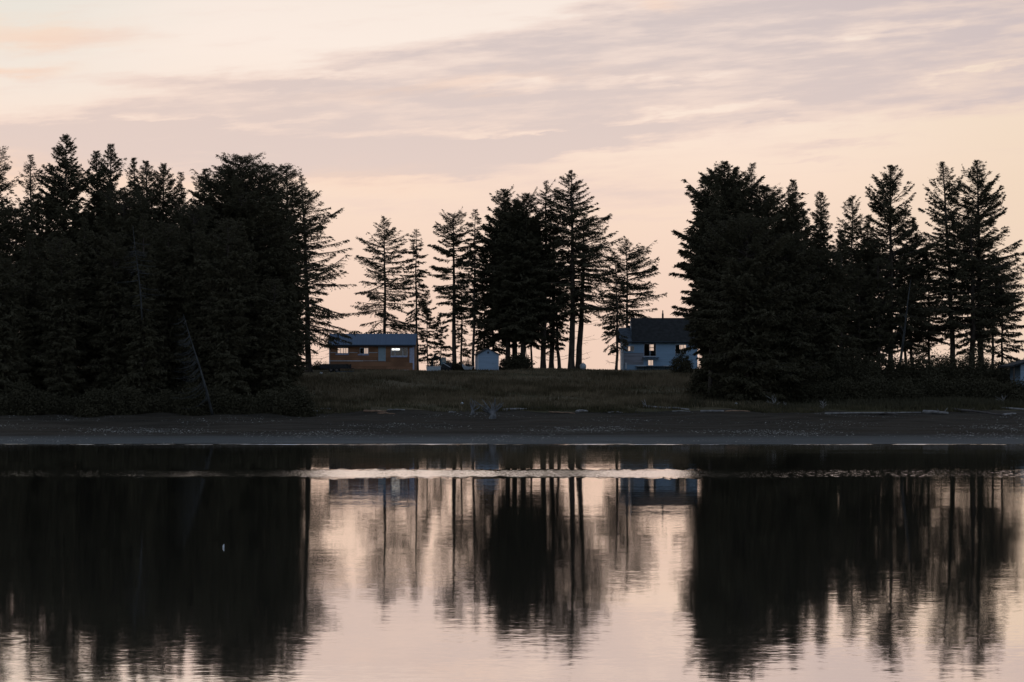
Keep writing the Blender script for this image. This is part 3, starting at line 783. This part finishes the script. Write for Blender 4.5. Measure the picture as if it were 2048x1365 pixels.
def window(parent, xa, xb, za, zb, y, bars=(), sill=None, fw=.06, name='window', fm=None, hbars=()):
    """frame just proud of the wall, mullions, a pane behind them and a sill"""
    f = MB(); d0, d1 = y - .035, y + .04
    f.box(xa - fw, xa, d0, d1, za - fw, zb + fw); f.box(xb, xb + fw, d0, d1, za - fw, zb + fw)
    f.box(xa, xb, d0, d1, zb, zb + fw); f.box(xa, xb, d0, d1, za - fw, za)
    for b in bars: f.box(b - .035, b + .035, d0 + .006, d1 - .004, za, zb)
    for b, a0, a1 in hbars: f.box(a0, a1, d0 + .008, d1 - .006, b - .03, b + .03)
    o = f.build(name, fm or M_trim, parent)
    p = MB(); p.box(xa + .002, xb - .002, y + .05, y + .056, za + .002, zb - .002); p.build('pane', M_glass, o)
    if sill:
        s_ = MB(); s_.box(xa - sill[0], xb + sill[1], y - .10, y - .037, za - fw - sill[2], za - fw - .004); s_.build('sill', M_wrap if len(sill) < 4 else M_trim, o)
    return o


# --- small brown cottage
Dc = 342.0; kc = F / Dc
cx0 = (659 - 1024) / kc; cz0 = CZ - (741 - HY) / kc - .1
cot = empty('cottage', (cx0, Dc, cz0)); tag(cot, 'small brown unfinished cottage with blue metal roof and a row of windows', 'house')
lx = lambda x: (x - 659) / kc
lz = lambda y: (741 - y) / kc + .1
CW, CDp, CH = lx(830), 7.0, lz(690)
w1 = (lx(675.5), lx(696), lz(706.5), lz(695)); w2 = (lx(720.5), lx(736), lz(707.5), lz(697)); w3 = (lx(782.5), lx(814), lz(711.5), lz(696.5))
dr = (lx(757.5), lx(770.5), lz(723), lz(694.5))
b1 = (w1[0] - .75, w1[1] - .1, w1[2] - .3, w1[3] - .05); b2 = (w2[0] + .15, w2[0] + .75, w2[2] - .3, w2[3] + .1)
mb = MB(); T_ = .14
wall(mb, CW, CH, [w1, w2, w3, dr], 0, T_)
wall(mb, CW, CH, [b1, b2], CDp - T_, T_)
rz_ = lz(667)
for xx in (0.0, CW - T_):      # gable ends between the long walls
    mb.prism([(T_, 0), (CDp - T_, 0), (CDp - T_, CH), (CDp / 2, CH + (rz_ - CH) * .93), (T_, CH)], xx, xx + T_, 'x')
mb.box(T_, CW - T_, T_, CDp - T_, .95, 1.05)      # floor
mb.build('wall', M_brown, cot)
mb = MB(); mb.box(T_, CW - T_, T_, CDp - T_, CH - .12, CH - .02)
for px_ in (3.9, 6.3, 8.1): mb.box(px_, px_ + .1, T_, CDp - T_, 1.05, CH - .12)
mb.box(5.3, 6.29, 3.2, 3.3, 1.05, CH - .12); mb.box(8.21, CW - T_, 4.2, 4.3, 1.05, CH - .12)
mb.build('interior', M_inter, cot)
mb = MB(); ov = .45; th = .10; sl = (rz_ - CH) / (CDp / 2); ez = CH - sl * ov + .08
mb.prism([(-ov, ez), (CDp / 2, rz_ - th), (CDp + ov, ez), (CDp + ov, ez + th), (CDp / 2, rz_), (-ov, ez + th)], -.28, CW + .12, 'x')
roof = mb.build('roof', M_roofb, cot)
mb = MB(); mb.box(-.28, CW + .12, -ov - .05, -ov - .003, ez - .10, ez + th + .02); mb.build('fascia', mat('dark_fascia', (.03, .035, .045), .8), cot)
window(cot, *w1, 0, bars=[w1[0] + .36, w1[0] + .82, w1[0] + 1.12], sill=(.32, .12, .22), hbars=[(w1[2] + .42, w1[0], w1[0] + .36)])
window(cot, *w2, 0, bars=[w2[0] + .42, w2[0] + .75, w2[0] + .93], sill=(.35, .12, .20))
window(cot, *w3, 0, bars=[w3[0] + .52, w3[0] + 1.62], sill=(.10, .05, .18), hbars=[(w3[2] + .62, w3[0], w3[0] + 1.05)])
mb = MB(); mb.box(dr[0] + .05, dr[1] - .05, .03, .08, dr[2] + .02, dr[3] - .05); door = mb.build('door', M_door, cot)
mb = MB(); mb.box(dr[1] - .18, dr[1] - .12, -.03, .028, dr[2] + .95, dr[2] + 1.02); mb.build('handle', M_rust, door)
mb = MB(); mb.box(dr[0] - .06, dr[1] + .06, -.031, .10, dr[3], dr[3] + .06); mb.box(dr[0] - .06, dr[0] + .045, -.03, .10, dr[2], dr[3]); mb.box(dr[1] - .045, dr[1] + .06, -.03, .10, dr[2], dr[3]); mb.build('door_frame', M_door, cot)
for bx_ in ((lx(661), w1[0] - .15, lz(706.2), lz(705)), (w1[1] + .15, w2[0] - .38, lz(706.2), lz(705.1)), (w2[1] + .15, lx(755), lz(706.3), lz(705)),
            (lx(660), lx(727), lz(723), lz(721.4)), (lx(728), lx(755), lz(722.4), lz(721.6)), (lx(776), lx(818.5), lz(741), lz(740.2))):
    mb = MB(); mb.box(bx_[0], bx_[1], -.02, -.003, bx_[2], bx_[3]); mb.build('wall_strip', M_trim, cot)
mb = MB(); mb.box(lx(819), lx(825.3), -.022, -.003, lz(726), lz(696)); mb.build('wrap_panel', M_wrap, cot); mb = MB(); mb.box(lx(825.5), lx(828.5), -.026, -.003, lz(740), lz(690.5)); mb.build('corner_trim', M_wrap, cot)
mb = MB(); mb.box(-.06, .08, -.06, -.003, lz(740), CH - .05); mb.build('corner_trim', M_trim, cot)
# ceiling lamp seen through the large window
la = empty('ceiling_lamp', (cx0 + lx(792), Dc + .9, cz0 + lz(697.0))); tag(la, 'lit white tube lamp behind the large right window of the cottage', 'lamp')
mb = MB(); mb.box(-.62, .48, -.06, .06, -.27, -.02); mb.build('tube', M_lamp, la)
mb = MB(); mb.box(-.66, .52, -.09, .09, -.015, .05); mb.build('housing', M_trim, la)

# --- pale shed
Dh = 341.0; kh = F / Dh
sx0, _, sz0 = wp(955.5, 741, Dh)
shd = empty('shed', (sx0, Dh, sz0 - .15), R_(9)); tag(shd, 'small pale garden shed with a low gabled roof', 'shed')
SW, SDp, SH, SR = 2.95, 2.6, 2.35, 3.12
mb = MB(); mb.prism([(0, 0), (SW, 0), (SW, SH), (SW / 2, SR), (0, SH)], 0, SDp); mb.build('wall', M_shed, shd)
mb = MB(); o_ = .28; s_ = (SR - SH) / (SW / 2); e_ = SH - s_ * o_ + .01
mb.prism([(-o_, e_), (SW / 2, SR + .01), (SW + o_, e_), (SW + o_, e_ + .09), (SW / 2, SR + .10), (-o_, e_ + .09)], -.18, SDp + .18); mb.build('roof', M_shing, shd)
mb = MB(); mb.box(SW / 2 - .14, SW / 2 + .14, -.02, -.003, SH + .12, SH + .42); mb.build('gable_vent', M_slate, shd)
mb = MB(); mb.box(-.02, .09, -.025, -.003, .05, SH - .02); mb.build('corner_trim', M_trim, shd); mb = MB(); mb.box(SW - .09, SW + .02, -.025, -.003, .05, SH - .02); mb.build('corner_trim', M_trim, shd)
mb = MB(); mb.box(.62, 2.32, -.014, -.003, .12, 1.98); d_ = mb.build('door', M_shed, shd)
mb = MB(); mb.box(2.1, 2.16, -.06, -.015, 1.0, 1.1); mb.build('handle', M_rust, d_)

# --- white house
Dw = 348.0; kw_ = F / Dw
hx0 = (1245.5 - 1024) / kw_; hz0 = CZ - (744 - HY) / kw_ - .1
hs = empty('house', (hx0, Dw, hz0)); tag(hs, 'pale two storey house with dark shingle roof half hidden by trees', 'house')
hx = lambda x: (x - 1245.5) / kw_
hz = lambda y: (744 - y) / kw_ + .1
HW, HDp, HH = hx(1395), 8.0, hz(683)
v1 = (hx(1254), hx(1267.5), hz(702), hz(692.5)); v2 = (hx(1288.5), hx(1311.5), hz(712.5), hz(688.5)); v3 = (hx(1351), hx(1372), hz(708), hz(690.5)); v4 = (hx(1296.5), hx(1306), hz(731), hz(721))
hb = [(hx(1300.5) + .33, hx(1308) + .42, hz(694), hz(688)), (hx(1300.5) + .33, hx(1308) + .42, hz(700.5), hz(695.2)),
      (hx(1361) + .4, hx(1373) + .7, hz(697.5), hz(688)), (hx(1294) + .2, hx(1308) + .6, hz(733), hz(719)), (hx(1259) + .2, hx(1262) + .3, hz(702), hz(692.5))]
mb = MB(); wall(mb, HW, HH, [v1, v2, v3, v4], 0, T_); wall(mb, HW, HH, hb, HDp - T_, T_)
R1, R2, xs_ = hz(655), hz(635), hx(1264)
for xx, rr in ((0, R1), (HW - T_, R2), (xs_, R2)):
    mb.prism([(T_, 0), (HDp - T_, 0), (HDp - T_, HH), (HDp / 2, HH + (rr - HH) * .95), (T_, HH)] if xx != xs_ else [(T_, HH - .05), (HDp - T_, HH - .05), (HDp / 2, rr - .12)], xx + (0.001 if xx == xs_ else 0), xx + T_, 'x')
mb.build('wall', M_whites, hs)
mb = MB(); mb.box(T_, HW - T_, T_, HDp - T_, HH - .2, HH - .1); mb.box(T_, HW - T_, T_, HDp - T_, hz(715), hz(714))
for px_ in (hx(1280), hx(1325)): mb.box(px_, px_ + .1, T_, HDp - T_, hz(714), HH - .2)
mb.build('interior', M_inter, hs)
def gable(name, xa, xb, rr, m, lift=0.0):
    mb = MB(); ov = .4; sl = (rr - HH) / (HDp / 2); ez = HH - sl * ov + .06 + lift
    mb.prism([(-ov, ez), (HDp / 2, rr - .12), (HDp + ov, ez), (HDp + ov, ez + .12), (HDp / 2, rr), (-ov, ez + .12)], xa, xb, 'x'); return mb.build(name, m, hs)
gable('roof', -.45, xs_ - .02, R1, M_slate); rf_ = gable('roof', xs_ - .015, HW + .5, R2, M_shing)
mb = MB(); c_x = hx(1329); mb.box(c_x - .13, c_x + .13, HDp / 2 - .13, HDp / 2 + .13, R2 - .1, hz(626)); mb.tube([(c_x, HDp / 2, hz(626)), (c_x, HDp / 2, hz(619.5))], [.09, .07], 8); mb.build('chimney', M_black, rf_)
mb = MB(); mb.box(xs_, HW + .5, -.50, -.405, hz(685) - .02, hz(683.6)); mb.build('gutter', M_slate, hs)
window(hs, *v1, 0, bars=[(v1[0] + v1[1]) / 2], sill=(.04, .04, .05, 1))
window(hs, *v2, 0, bars=[v2[0] + .82], sill=(.0, .0, .05, 1))
window(hs, *v3, 0, bars=[v3[0] + .75, v3[0] + 1.1])
window(hs, *v4, 0, bars=[(v4[0] + v4[1]) / 2 + .06], sill=(.02, .02, .04, 1))
mb = MB(); mb.box(hx(1284), hx(1318), -.75, -.12, hz(716.6), hz(715.3)); mb.build('ledge', M_slate, hs)
M_dim = siding_mat('weathered_lower_siding', (.27, .27, .30), .24, .25)
mb = MB(); mb.box(hx(1247.5), hx(1287), -.03, -.003, hz(730), hz(706.5)); mb.build('lower_siding', M_dim, hs)
mb = MB(); mb.box(hx(1271), hx(1345), -1.3, -.05, hz(734), hz(732.4))
for i in range(6): xx = hx(1273 + i * 14); mb.box(xx, xx + .09, -1.28, -1.19, -.6, hz(734) - .002)
mb.build('deck', M_slate, hs)
mb = MB(); mb.box(hx(1271), hx(1292), -1.36, -1.302, hz(733), hz(731.6)); mb.build('deck_edge', M_trim, hs); mb = MB(); mb.box(hx(1326), hx(1342), -1.36, -1.302, hz(733), hz(731.7)); mb.build('deck_edge', M_trim, hs)
mb = MB(); mb.box(hx(1250), hx(1253.5), -.45, -.05, hz(738), hz(726)); mb.build('entry_panel', M_trim, hs)
mb = MB(); mb.box(-.05, .14, -.05, -.003, 0, HH - .05); mb.build('corner_trim', M_trim, hs)

# --- building at the far right edge
Dr = 290.0
rx0 = (2041 - 1024) / F * Dr; rz0 = float(g(rx0, Dr)) - .2
rb = empty('outbuilding', (rx0, Dr, rz0)); tag(rb, 'pale outbuilding with a dark roof cut off by the right edge of the photo', 'building')
mb = MB(); mb.prism([(0, 0), (7, 0), (7, 4.1), (3.5, 5.0), (0, 4.1)], 0, 6); mb.build('wall', M_shed, rb)
mb = MB(); mb.prism([(-1.3, 3.80), (3.5, 5.10), (8.3, 3.80), (8.3, 4.0), (3.5, 5.32), (-1.3, 4.0)], -1.0, 6.6); mb.build('roof', M_shing, rb)
mb = MB(); mb.prism([(-1.32, 3.97), (3.5, 5.30), (3.5, 5.37), (-1.32, 4.04)], -1.04, -1.003); mb.build('fascia', M_slate, rb)
mb = MB(); mb.box(-1.0, -.85, -.8, -.65, 0, 3.86); mb.build('post', M_bark, rb)

# ------------------------------------------------------------------ things in the yard
def on(x, D): X = (x - 1024) * D / F; return X, float(g(X, D))


def wheel(parent, x, y, r, wd, name='wheel'):
    mb = MB(); mb.tube([(x, y - wd / 2, r), (x, y - wd * .3, r), (x, y + wd * .3, r), (x, y + wd / 2, r)], [r * .86, r, r, r * .86], 14)
    o = mb.build(name, M_rubber, parent, False)
    m2 = MB(); m2.tube([(x, y - wd / 2 - .01, r), (x, y - wd / 2 - .004, r)], [r * .5, r * .5], 10); m2.build('rim', M_rust, o)
    return o


X, z = on(641, 334)
tl = empty('flat_trailer', (X, 334, z)); tag(tl, 'dark low trailer loaded with timber in front of the cottage left end', 'trailer')
mb = MB(); mb.box(0, 3.9, -.9, .9, .50, .62); mb.box(3.9, 4.6, -.05, .05, .50, .58); mb.build('bed', M_black, tl)
mb = MB(); mb.box(0, 3.9, -.94, -.90, .60, .98); mb.box(0, 3.9, .90, .94, .60, .98); mb.box(-.04, 0, -.94, .94, .6, .98); mb.build('side_board', M_black, tl)
mb = MB()
for i in range(6): mb.box(.1 + .05 * i, 3.2 + .12 * i, -.85 + i * .28, -.62 + i * .28, .625 + .03 * (i % 2), .98 + .08 * (i % 3))
mb.build('timber_load', mat('dark_timber', (.05, .042, .035), .9, .3), tl)
for xx in (1.5, 2.3):
    wheel(tl, xx, -1.06, .33, .2); wheel(tl, xx, 1.06, .33, .2)
mb = MB(); mb.box(3.95, 4.2, -.12, .12, .58, 1.12); mb.box(4.05, 4.10, -.04, .04, 0, .5); mb.build('winch_post', M_black, tl)
for nm, x, D, lbl, ct, m_ in (('stone_block', 642, 331.5, 'small pale block on the grass left of the flat trailer', 'block', M_trim), ('plank', 690, 330, 'grey plank lying on the grass right of the flat trailer', 'plank', M_slate)):
    X, z = on(x, D); mb = MB()
    if nm == 'plank': mb.prism([(-1.2, .12), (1.2, .20), (1.25, .30), (-1.2, .22)], -.12, .12)
    else: mb.prism([(-.2, 0), (.24, 0), (.2, .2), (-.1, .24)], -.15, .15)
    o = mb.build(nm, m_); o.location = (X, D, z); tag(o, lbl, ct)

# pale tub
X, z = on(852.5, 338)
tb = empty('tub', (X, 338, z)); tag(tb, 'low pale boxy tub standing left of the excavator', 'tub')
mb = MB(); mb.prism([(.05, 0), (1.93, 0), (2.0, .72), (0, .60)], 0, 1.1); mb.build('body', M_white, tb)
mb = MB(); mb.prism([(-.05, .60), (2.05, .722), (2.05, .79), (-.05, .67)], -.05, 1.15); mb.build('rim', M_trim, tb)
mb = MB(); mb.tube([(.62, .3, .7), (.60, .3, .98)], [.06, .03], 6); mb.box(.02, .45, .3, .8, .70, .88); mb.build('fitting', M_black, tb)

# excavator
X, z = on(890, 344)
ex = empty('excavator', (X, 344, z)); tag(ex, 'small dark excavator with its arm raised and bent down behind the pale tub', 'excavator')
for yy in (-.85, .5):
    mb = MB(); mb.prism([(-.9, .12), (-.7, 0), (.8, 0), (1.0, .15), (1.0, .38), (.8, .5), (-.7, .5), (-.9, .38)], yy, yy + .35); mb.build('track', M_rubber, ex)
mb = MB(); mb.prism([(-.75, .52), (.9, .52), (1.0, .9), (.9, 1.25), (.1, 1.2), (-.7, .95)], -.7, .7); mb.build('body', M_black, ex)
mb = MB(); mb.prism([(-.55, .95), (.15, 1.2), (.15, 1.98), (-.45, 1.98), (-.62, 1.5)], -.72, .05); cb = mb.build('cab', mat('teal_cab', (.10, .15, .17), .5, .2), ex)
mb = MB(); mb.box(-.40, .02, -.745, -.724, 1.3, 1.85); mb.build('cab_window', M_glass, cb)
mb = MB(); mb.tube([(-.3, .3, 1.25), (-.8, .3, 1.95), (-1.6, .3, 2.25)], [.17, .16, .12], 5); mb.build('boom', M_black, ex)
mb = MB(); mb.tube([(-1.45, .3, 2.3), (-1.7, .3, 1.6), (-1.85, .3, 1.0)], [.11, .12, .09], 5); mb.build('stick', M_black, ex)
mb = MB(); mb.prism([(-2.1, .55), (-1.7, .5), (-1.6, .95), (-1.95, 1.08), (-2.15, .85)], .05, .55); mb.build('bucket', M_black, ex)
mb = MB(); mb.tube([(-.2, -.78, 1.15), (.75, -.9, .6)], [.035, .035], 5); mb.build('hydraulic_arm', M_trim, ex)

# small covered boat behind the crest
X, z = on(926, 346)
bt = empty('small_boat', (X, 346, z)); tag(bt, 'small pale boat with a dark cover left of the shed', 'boat')
mb = MB(); mb.prism([(.05, .25), (.3, .05), (1.25, .05), (1.4, .55), (.9, .52), (.35, .62), (-.1, .95), (-.12, .6)], -.5, .5); mb.build('hull', M_white, bt)
mb = MB(); mb.prism([(.38, .58), (1.2, .54), (1.1, .88), (.5, .90)], -.42, .42); mb.build('cover', M_black, bt)
mb = MB(); mb.tube([(1.38, 0, .62), (1.7, 0, .38)], [.05, .04], 6); mb.build('bow_post', M_trim, bt)

# rounded tank
X, z = on(1166, 345)
tk = empty('tank', (X, 345, z)); tag(tk, 'small rounded pale tank with a cap right of the tallest middle spruce', 'tank')
mb = MB(); prof_ = [(0, .40), (.45, .46), (.62, .45), (.78, .38), (.90, .25), (.96, .08)]
mb.tube([(0, 0, a) for a, b in prof_], [b for a, b in prof_], 18); mb.build('body', M_white, tk, True)
mb = MB(); mb.tube([(0, 0, .95), (0, 0, 1.07)], [.07, .05], 8); mb.build('cap', M_slate, tk)

# ------------------------------------------------------------------ driftwood
def log(x0, y0, x1, y1, r, label, m_=None, seed=0, root=False, branch=0):
    rr = np.random.default_rng(seed + 900)
    A = np.array(ground_at(x0, y0)); B = np.array(ground_at(x1, y1))
    A[2] += r * .7; B[2] += r * .7
    n = 7; pts = [(A + (B - A) * t + np.array([0, rr.normal() * .06, rr.normal() * .025 + .05 * math.sin(t * 3)])) - A for t in np.linspace(0, 1, n)]
    for p in pts:
        gz = float(g(p[0] + A[0], p[1] + A[1])) + r * .6 - A[2]
        p[2] = max(p[2], gz)
    mb = MB(); rad = [r * (1 - .45 * t) * rr.uniform(.88, 1.1) for t in np.linspace(0, 1, n)]
    mb.tube(pts, rad, 8)
    for k in range(branch):
        b0 = pts[rr.integers(1, n - 1)]; mb.tube([b0, b0 + np.array([rr.normal() * .3, rr.normal() * .3, rr.uniform(.25, .6)])], [r * .3, .02], 5)
    base = empty('driftwood_log', tuple(A)) if root else None
    o = mb.build('stem' if root else 'driftwood_log', m_ or M_drift, base)
    if root:
        mb = MB()
        for k in range(9):
            a = rr.uniform(0, 6.28); l_ = rr.uniform(.4, .95); e = np.array([-.25 + rr.normal() * .15, math.cos(a) * l_, math.sin(a) * l_ + .1])
            mb.tube([(0, 0, 0), e * .55, e], [r * .7, r * .35, .02], 5)
        mb.build('roots', m_ or M_drift, base); o = base
    else: o.location = tuple(A)
    return tag(o, label, 'driftwood', 'driftwood logs along the beach')


LOGS = [
 (573, 825.5, 640, 825, .13, 'long tan log, leftmost on the beach below the end of the left forest', M_drift),
 (574, 829.5, 605, 829, .10, 'short reddish log just below the leftmost tan log', M_drift_red),
 (641, 820, 681, 818.5, .10, 'tan log slightly higher up, right of the leftmost tan log', M_drift),
 (728, 824.5, 772, 826, .13, 'dark reddish log below the middle of the cottage', M_drift_red),
 (775, 822.5, 810, 822, .10, 'thin reddish log below the right end of the cottage', M_drift),
 (756, 828.5, 790, 829, .08, 'thin brown stick below the two reddish logs', M_drift_red),
 (898, 827, 912, 826.6, .12, 'stub of pale log left of the upturned root', M_drift),
 (1006, 823, 1053, 820.5, .17, 'whitish log right beside the upturned root', M_drift),
 (1056, 819, 1112, 818.5, .12, 'dark log right of the whitish log', M_drift_dark),
 (1098, 825, 1150, 828, .07, 'thin brown pole with its right tip bent down', M_drift_red),
 (1152, 825.5, 1176, 825, .15, 'short knobbly log below the thick middle trunks', M_drift),
 (1216, 826, 1245, 826.5, .07, 'thin grey stick left of the long rooted log', M_drift),
 (1292, 816, 1378, 821, .14, 'long grey log with an upturned root end below the white house', M_drift),
 (1344, 824, 1380, 824.8, .09, 'thin grey log under the rooted one', M_drift),
 (1401, 825, 1448, 825.4, .15, 'bright whitish log right of the rooted log', M_drift),
 (1450, 824, 1500, 824.5, .07, 'faint brown stick continuing right of the bright whitish log', M_drift_red),
 (1572, 818, 1626, 824, .13, 'grey slanting log below the left part of the right forest', M_drift),
 (1650, 829, 1842, 826.5, .09, 'very long thin pole lying along the upper beach', M_drift),
 (1760, 830, 1795, 831.5, .16, 'dark sunken log under the very long pole', M_drift_dark),
 (1848, 827, 1896, 829.5, .22, 'thick tan log at the right end of the very long pole', M_drift),
 (1905, 821, 2008, 833, .15, 'long dark log slanting down toward the right', M_drift_dark),
 (2006, 832.5, 2032, 829.5, .13, 'short light log at the foot of the slanting dark log', M_drift),
 (1850, 809.5, 1952, 806, .12, 'long grey log high on the bank near the right edge', M_drift),
 (1998, 818, 2060, 823, .14, 'log running out of the photo at the right edge', M_drift),
 (1985, 808, 2040, 803, .10, 'grey pole high on the bank in the right corner', M_drift),
]
for i, (x0, y0, x1, y1, r, lb, m_) in enumerate(LOGS):
    log(x0, y0, x1, y1, r, lb, m_, i, root=(i in (12, 16)), branch=2 if i in (8, 20, 19) else 0)


def root_wad(x, y, D_off, size, label, seed, up=True, n=14, m_=None):
    rr = np.random.default_rng(seed); X, D, z = ground_at(x, y); D += D_off
    o = empty('upturned_root', (X, D, float(g(X, D)))); tag(o, label, 'driftwood')
    mb = MB(); mb.tube([(0, 0, -.1), (.05 * size, 0, .35 * size), (0, .1, .7 * size)], [.34 * size, .27 * size, .16 * size], 8); mb.build('stump', m_ or M_drift, o)
    mb = MB()
    for k in range(n):
        a = rr.uniform(-1.25, 1.25) if up else rr.uniform(-2.2, 2.2)
        l_ = size * rr.uniform(.8, 1.7) * (1 if abs(a) < .9 else .8)
        d = np.array([math.sin(a), rr.normal() * .3, math.cos(a)])
        b0 = np.array([rr.normal() * .12, rr.normal() * .1, rr.uniform(.25, .65)]) * size
        p1 = b0 + d * l_ * .5 + np.array([rr.normal() * .1, 0, .05]); p2 = b0 + d * l_ + np.array([rr.normal() * .22, rr.normal() * .2, .12])
        mb.tube([b0, p1, p2], [.085 * size, .05 * size, .018], 5)
        if k % 2: mb.tube([p1, p1 + (p2 - p1) * .8 + np.array([rr.normal() * .3, 0, .25])], [.035 * size, .012], 4)
    mb.build('roots', m_ or M_drift, o); return o


root_wad(985, 838, 0, 1.2, 'large upturned tree root with long prongs on the middle of the beach', 3, n=16, m_=M_grey)
root_wad(945, 829, 0, .7, 'small tangled root left of the large upturned root', 4, n=12, m_=M_grey)
root_wad(1548, 816, 0, .7, 'grey root wad below the great dark crown', 5, up=False)
root_wad(1645, 818, 0, .45, 'small pointed root standing on the bank right of the grey root wad', 6, n=7)
root_wad(2005, 812, 0, .5, 'knotted root at the right end of the beach', 7, n=8)
for x, y, lb in ((924, 812, 'tiny pale stone in the grass above the tangled root'), (1472, 813, 'tiny pale stone in the grass right of the bright whitish log'), (1496, 811, 'second tiny pale stone in the grass, left of the grey root wad')):
    X, D, z = ground_at(x, y); rr = np.random.default_rng(int(x)); mb = MB()
    mb.tube([(0, 0, 0), (0, 0, .12), (.02, 0, .24), (.01, 0, .30)], [.10, .17, .13, .05], 7); o = mb.build('pale_stone', M_white); o.location = (X, D, z + .1); tag(o, lb, 'stone')
mb = MB(); mb.tube([(0, 0, -.04), (0, 0, 0), (0, 0, .05), (.01, 0, .09), (.02, 0, .12)], [.01, .026, .03, .015, .008], 8); o = mb.build('float', M_white, None, True); o.location = ((447 - 1024) / F * 80.5, 80.5, 0); tag(o, 'tiny pale float on the dark water of the left reflection', 'float')

# ------------------------------------------------------------------ pebbles, grass
def pebbles():
    r = np.random.default_rng(5); n = 24000
    D = np.concatenate([r.uniform(208, 263, n // 2), r.normal(229, 5, n - n // 2)]); D = np.clip(D, 207.5, 264)
    X = r.uniform(-.23, .23, n) * D
    keep = (np.sin(X * .13 + D * .3) + np.sin(X * .31 - D * .11) + r.normal(0, .8, n)) > .9
    X, D = X[keep], D[keep]; n = len(X); z = g(X, D)
    s = r.uniform(.02, .07, n) * r.uniform(.5, 1.3, n)
    base = np.array([(-1, -.7, 0), (1, -.8, 0), (.8, .9, 0), (-.9, .8, 0), (0, 0, .75)])
    V = base[None] * s[:, None, None] + r.normal(0, .15, (n, 5, 3)) * s[:, None, None] + np.stack([X, D, z], 1)[:, None]
    f = np.array([(0, 1, 4), (1, 2, 4), (2, 3, 4), (3, 0, 4)])
    Fc = (f[None] + (np.arange(n) * 5)[:, None, None]).reshape(-1, 3)
    return mesh_np('pebbles', V.reshape(-1, 3), Fc, mat('shells_and_stones', (.17, .165, .155), .8, .6, .6), None, k=3)


tag(pebbles(), 'pale pebbles and shells strewn over the dark beach', 'pebbles', kind='stuff')


def grass(name, n, dl, dh, xl, xh, hl, hh, m_, seed, wd=.05, patch=0.0):
    r = np.random.default_rng(seed)
    D = dl + (dh - dl) * r.uniform(0, 1, n); X = (r.uniform(xl, xh, n) - 1024) / F * D
    D = D + 1.6 * np.sin(X * .37) * (D < dl + 6)
    nz = np.sin(X * .21 + 1) * np.sin(D * .17 + X * .05) + .6 * np.sin(X * .9 + D * .7)
    keep = nz + r.normal(0, .7, n) > patch; X, D, nz = X[keep], D[keep], nz[keep]; n = len(X)
    z = g(X, D) - .03; h = r.uniform(hl, hh, n) * (1 + .25 * nz); h *= np.clip((342 - D) / 22, .42, 1)
    a = r.uniform(0, 6.28, n); w = wd * r.uniform(.6, 1.4, n); ln = r.normal(0, .22, (n, 2)) * h[:, None]
    b = np.stack([X, D, z], 1); s = np.stack([np.cos(a) * w, np.sin(a) * w, 0 * a], 1); t = b + np.stack([ln[:, 0], ln[:, 1], h], 1)
    V = np.stack([b - s, b + s, t], 1).reshape(-1, 3)
    return tag(mesh_np(name, V, np.arange(3 * n).reshape(n, 3), m_, None, k=3), kind='stuff')


o = grass('tall_grass', 170000, 267, 352, 480, 1560, .35, .75, foliage_mat('grass_blades', (.060, .048, .028), (.20, .155, .10)), 11)
tag(o, 'tall dull grass covering the bank below the houses', 'grass')
o = grass('beach_grass', 42000, 265.5, 272, -60, 2110, .25, .6, foliage_mat('beach_grass_blades', (.044, .040, .022), (.085, .072, .043)), 12)
tag(o, 'greener low grass fringe along the top of the beach', 'grass')
o = grass('forest_undergrowth', 42000, 268, 300, 1380, 2110, .3, .8, M_bush, 13, .09)
tag(o, 'dark undergrowth at the foot of the right forest', 'undergrowth')
r_ = np.random.default_rng(77)
def reeds(x0, x1, D, h, n, label):
    X = (r_.uniform(x0, x1, n) - 1024) / F * D; Y = D + r_.uniform(-1, 1, n); z = g(X, Y)
    hh = h * r_.uniform(.4, 1.05, n); lean = r_.normal(0, .18, n) * hh
    s = np.full(n, .018); b = np.stack([X, Y, z], 1); t = np.stack([X + lean, Y, z + hh], 1); e = np.array([1, 0, 0]) * s[:, None]
    V = np.stack([b - e, b + e, t + e * .3, t - e * .3], 1).reshape(-1, 3)
    tag(mesh_np('dry_stalks', V, np.arange(4 * n).reshape(n, 4), mat('dry_stalks', (.10, .055, .035), .9), None), label, 'dry grass', kind='stuff')
reeds(628, 656, 345, 1.3, 150, 'thin dry stalks between the bare trunk and the cottage')
reeds(928, 947, 352, 1.9, 110, 'thin dry stalks fanning up behind the small covered boat')
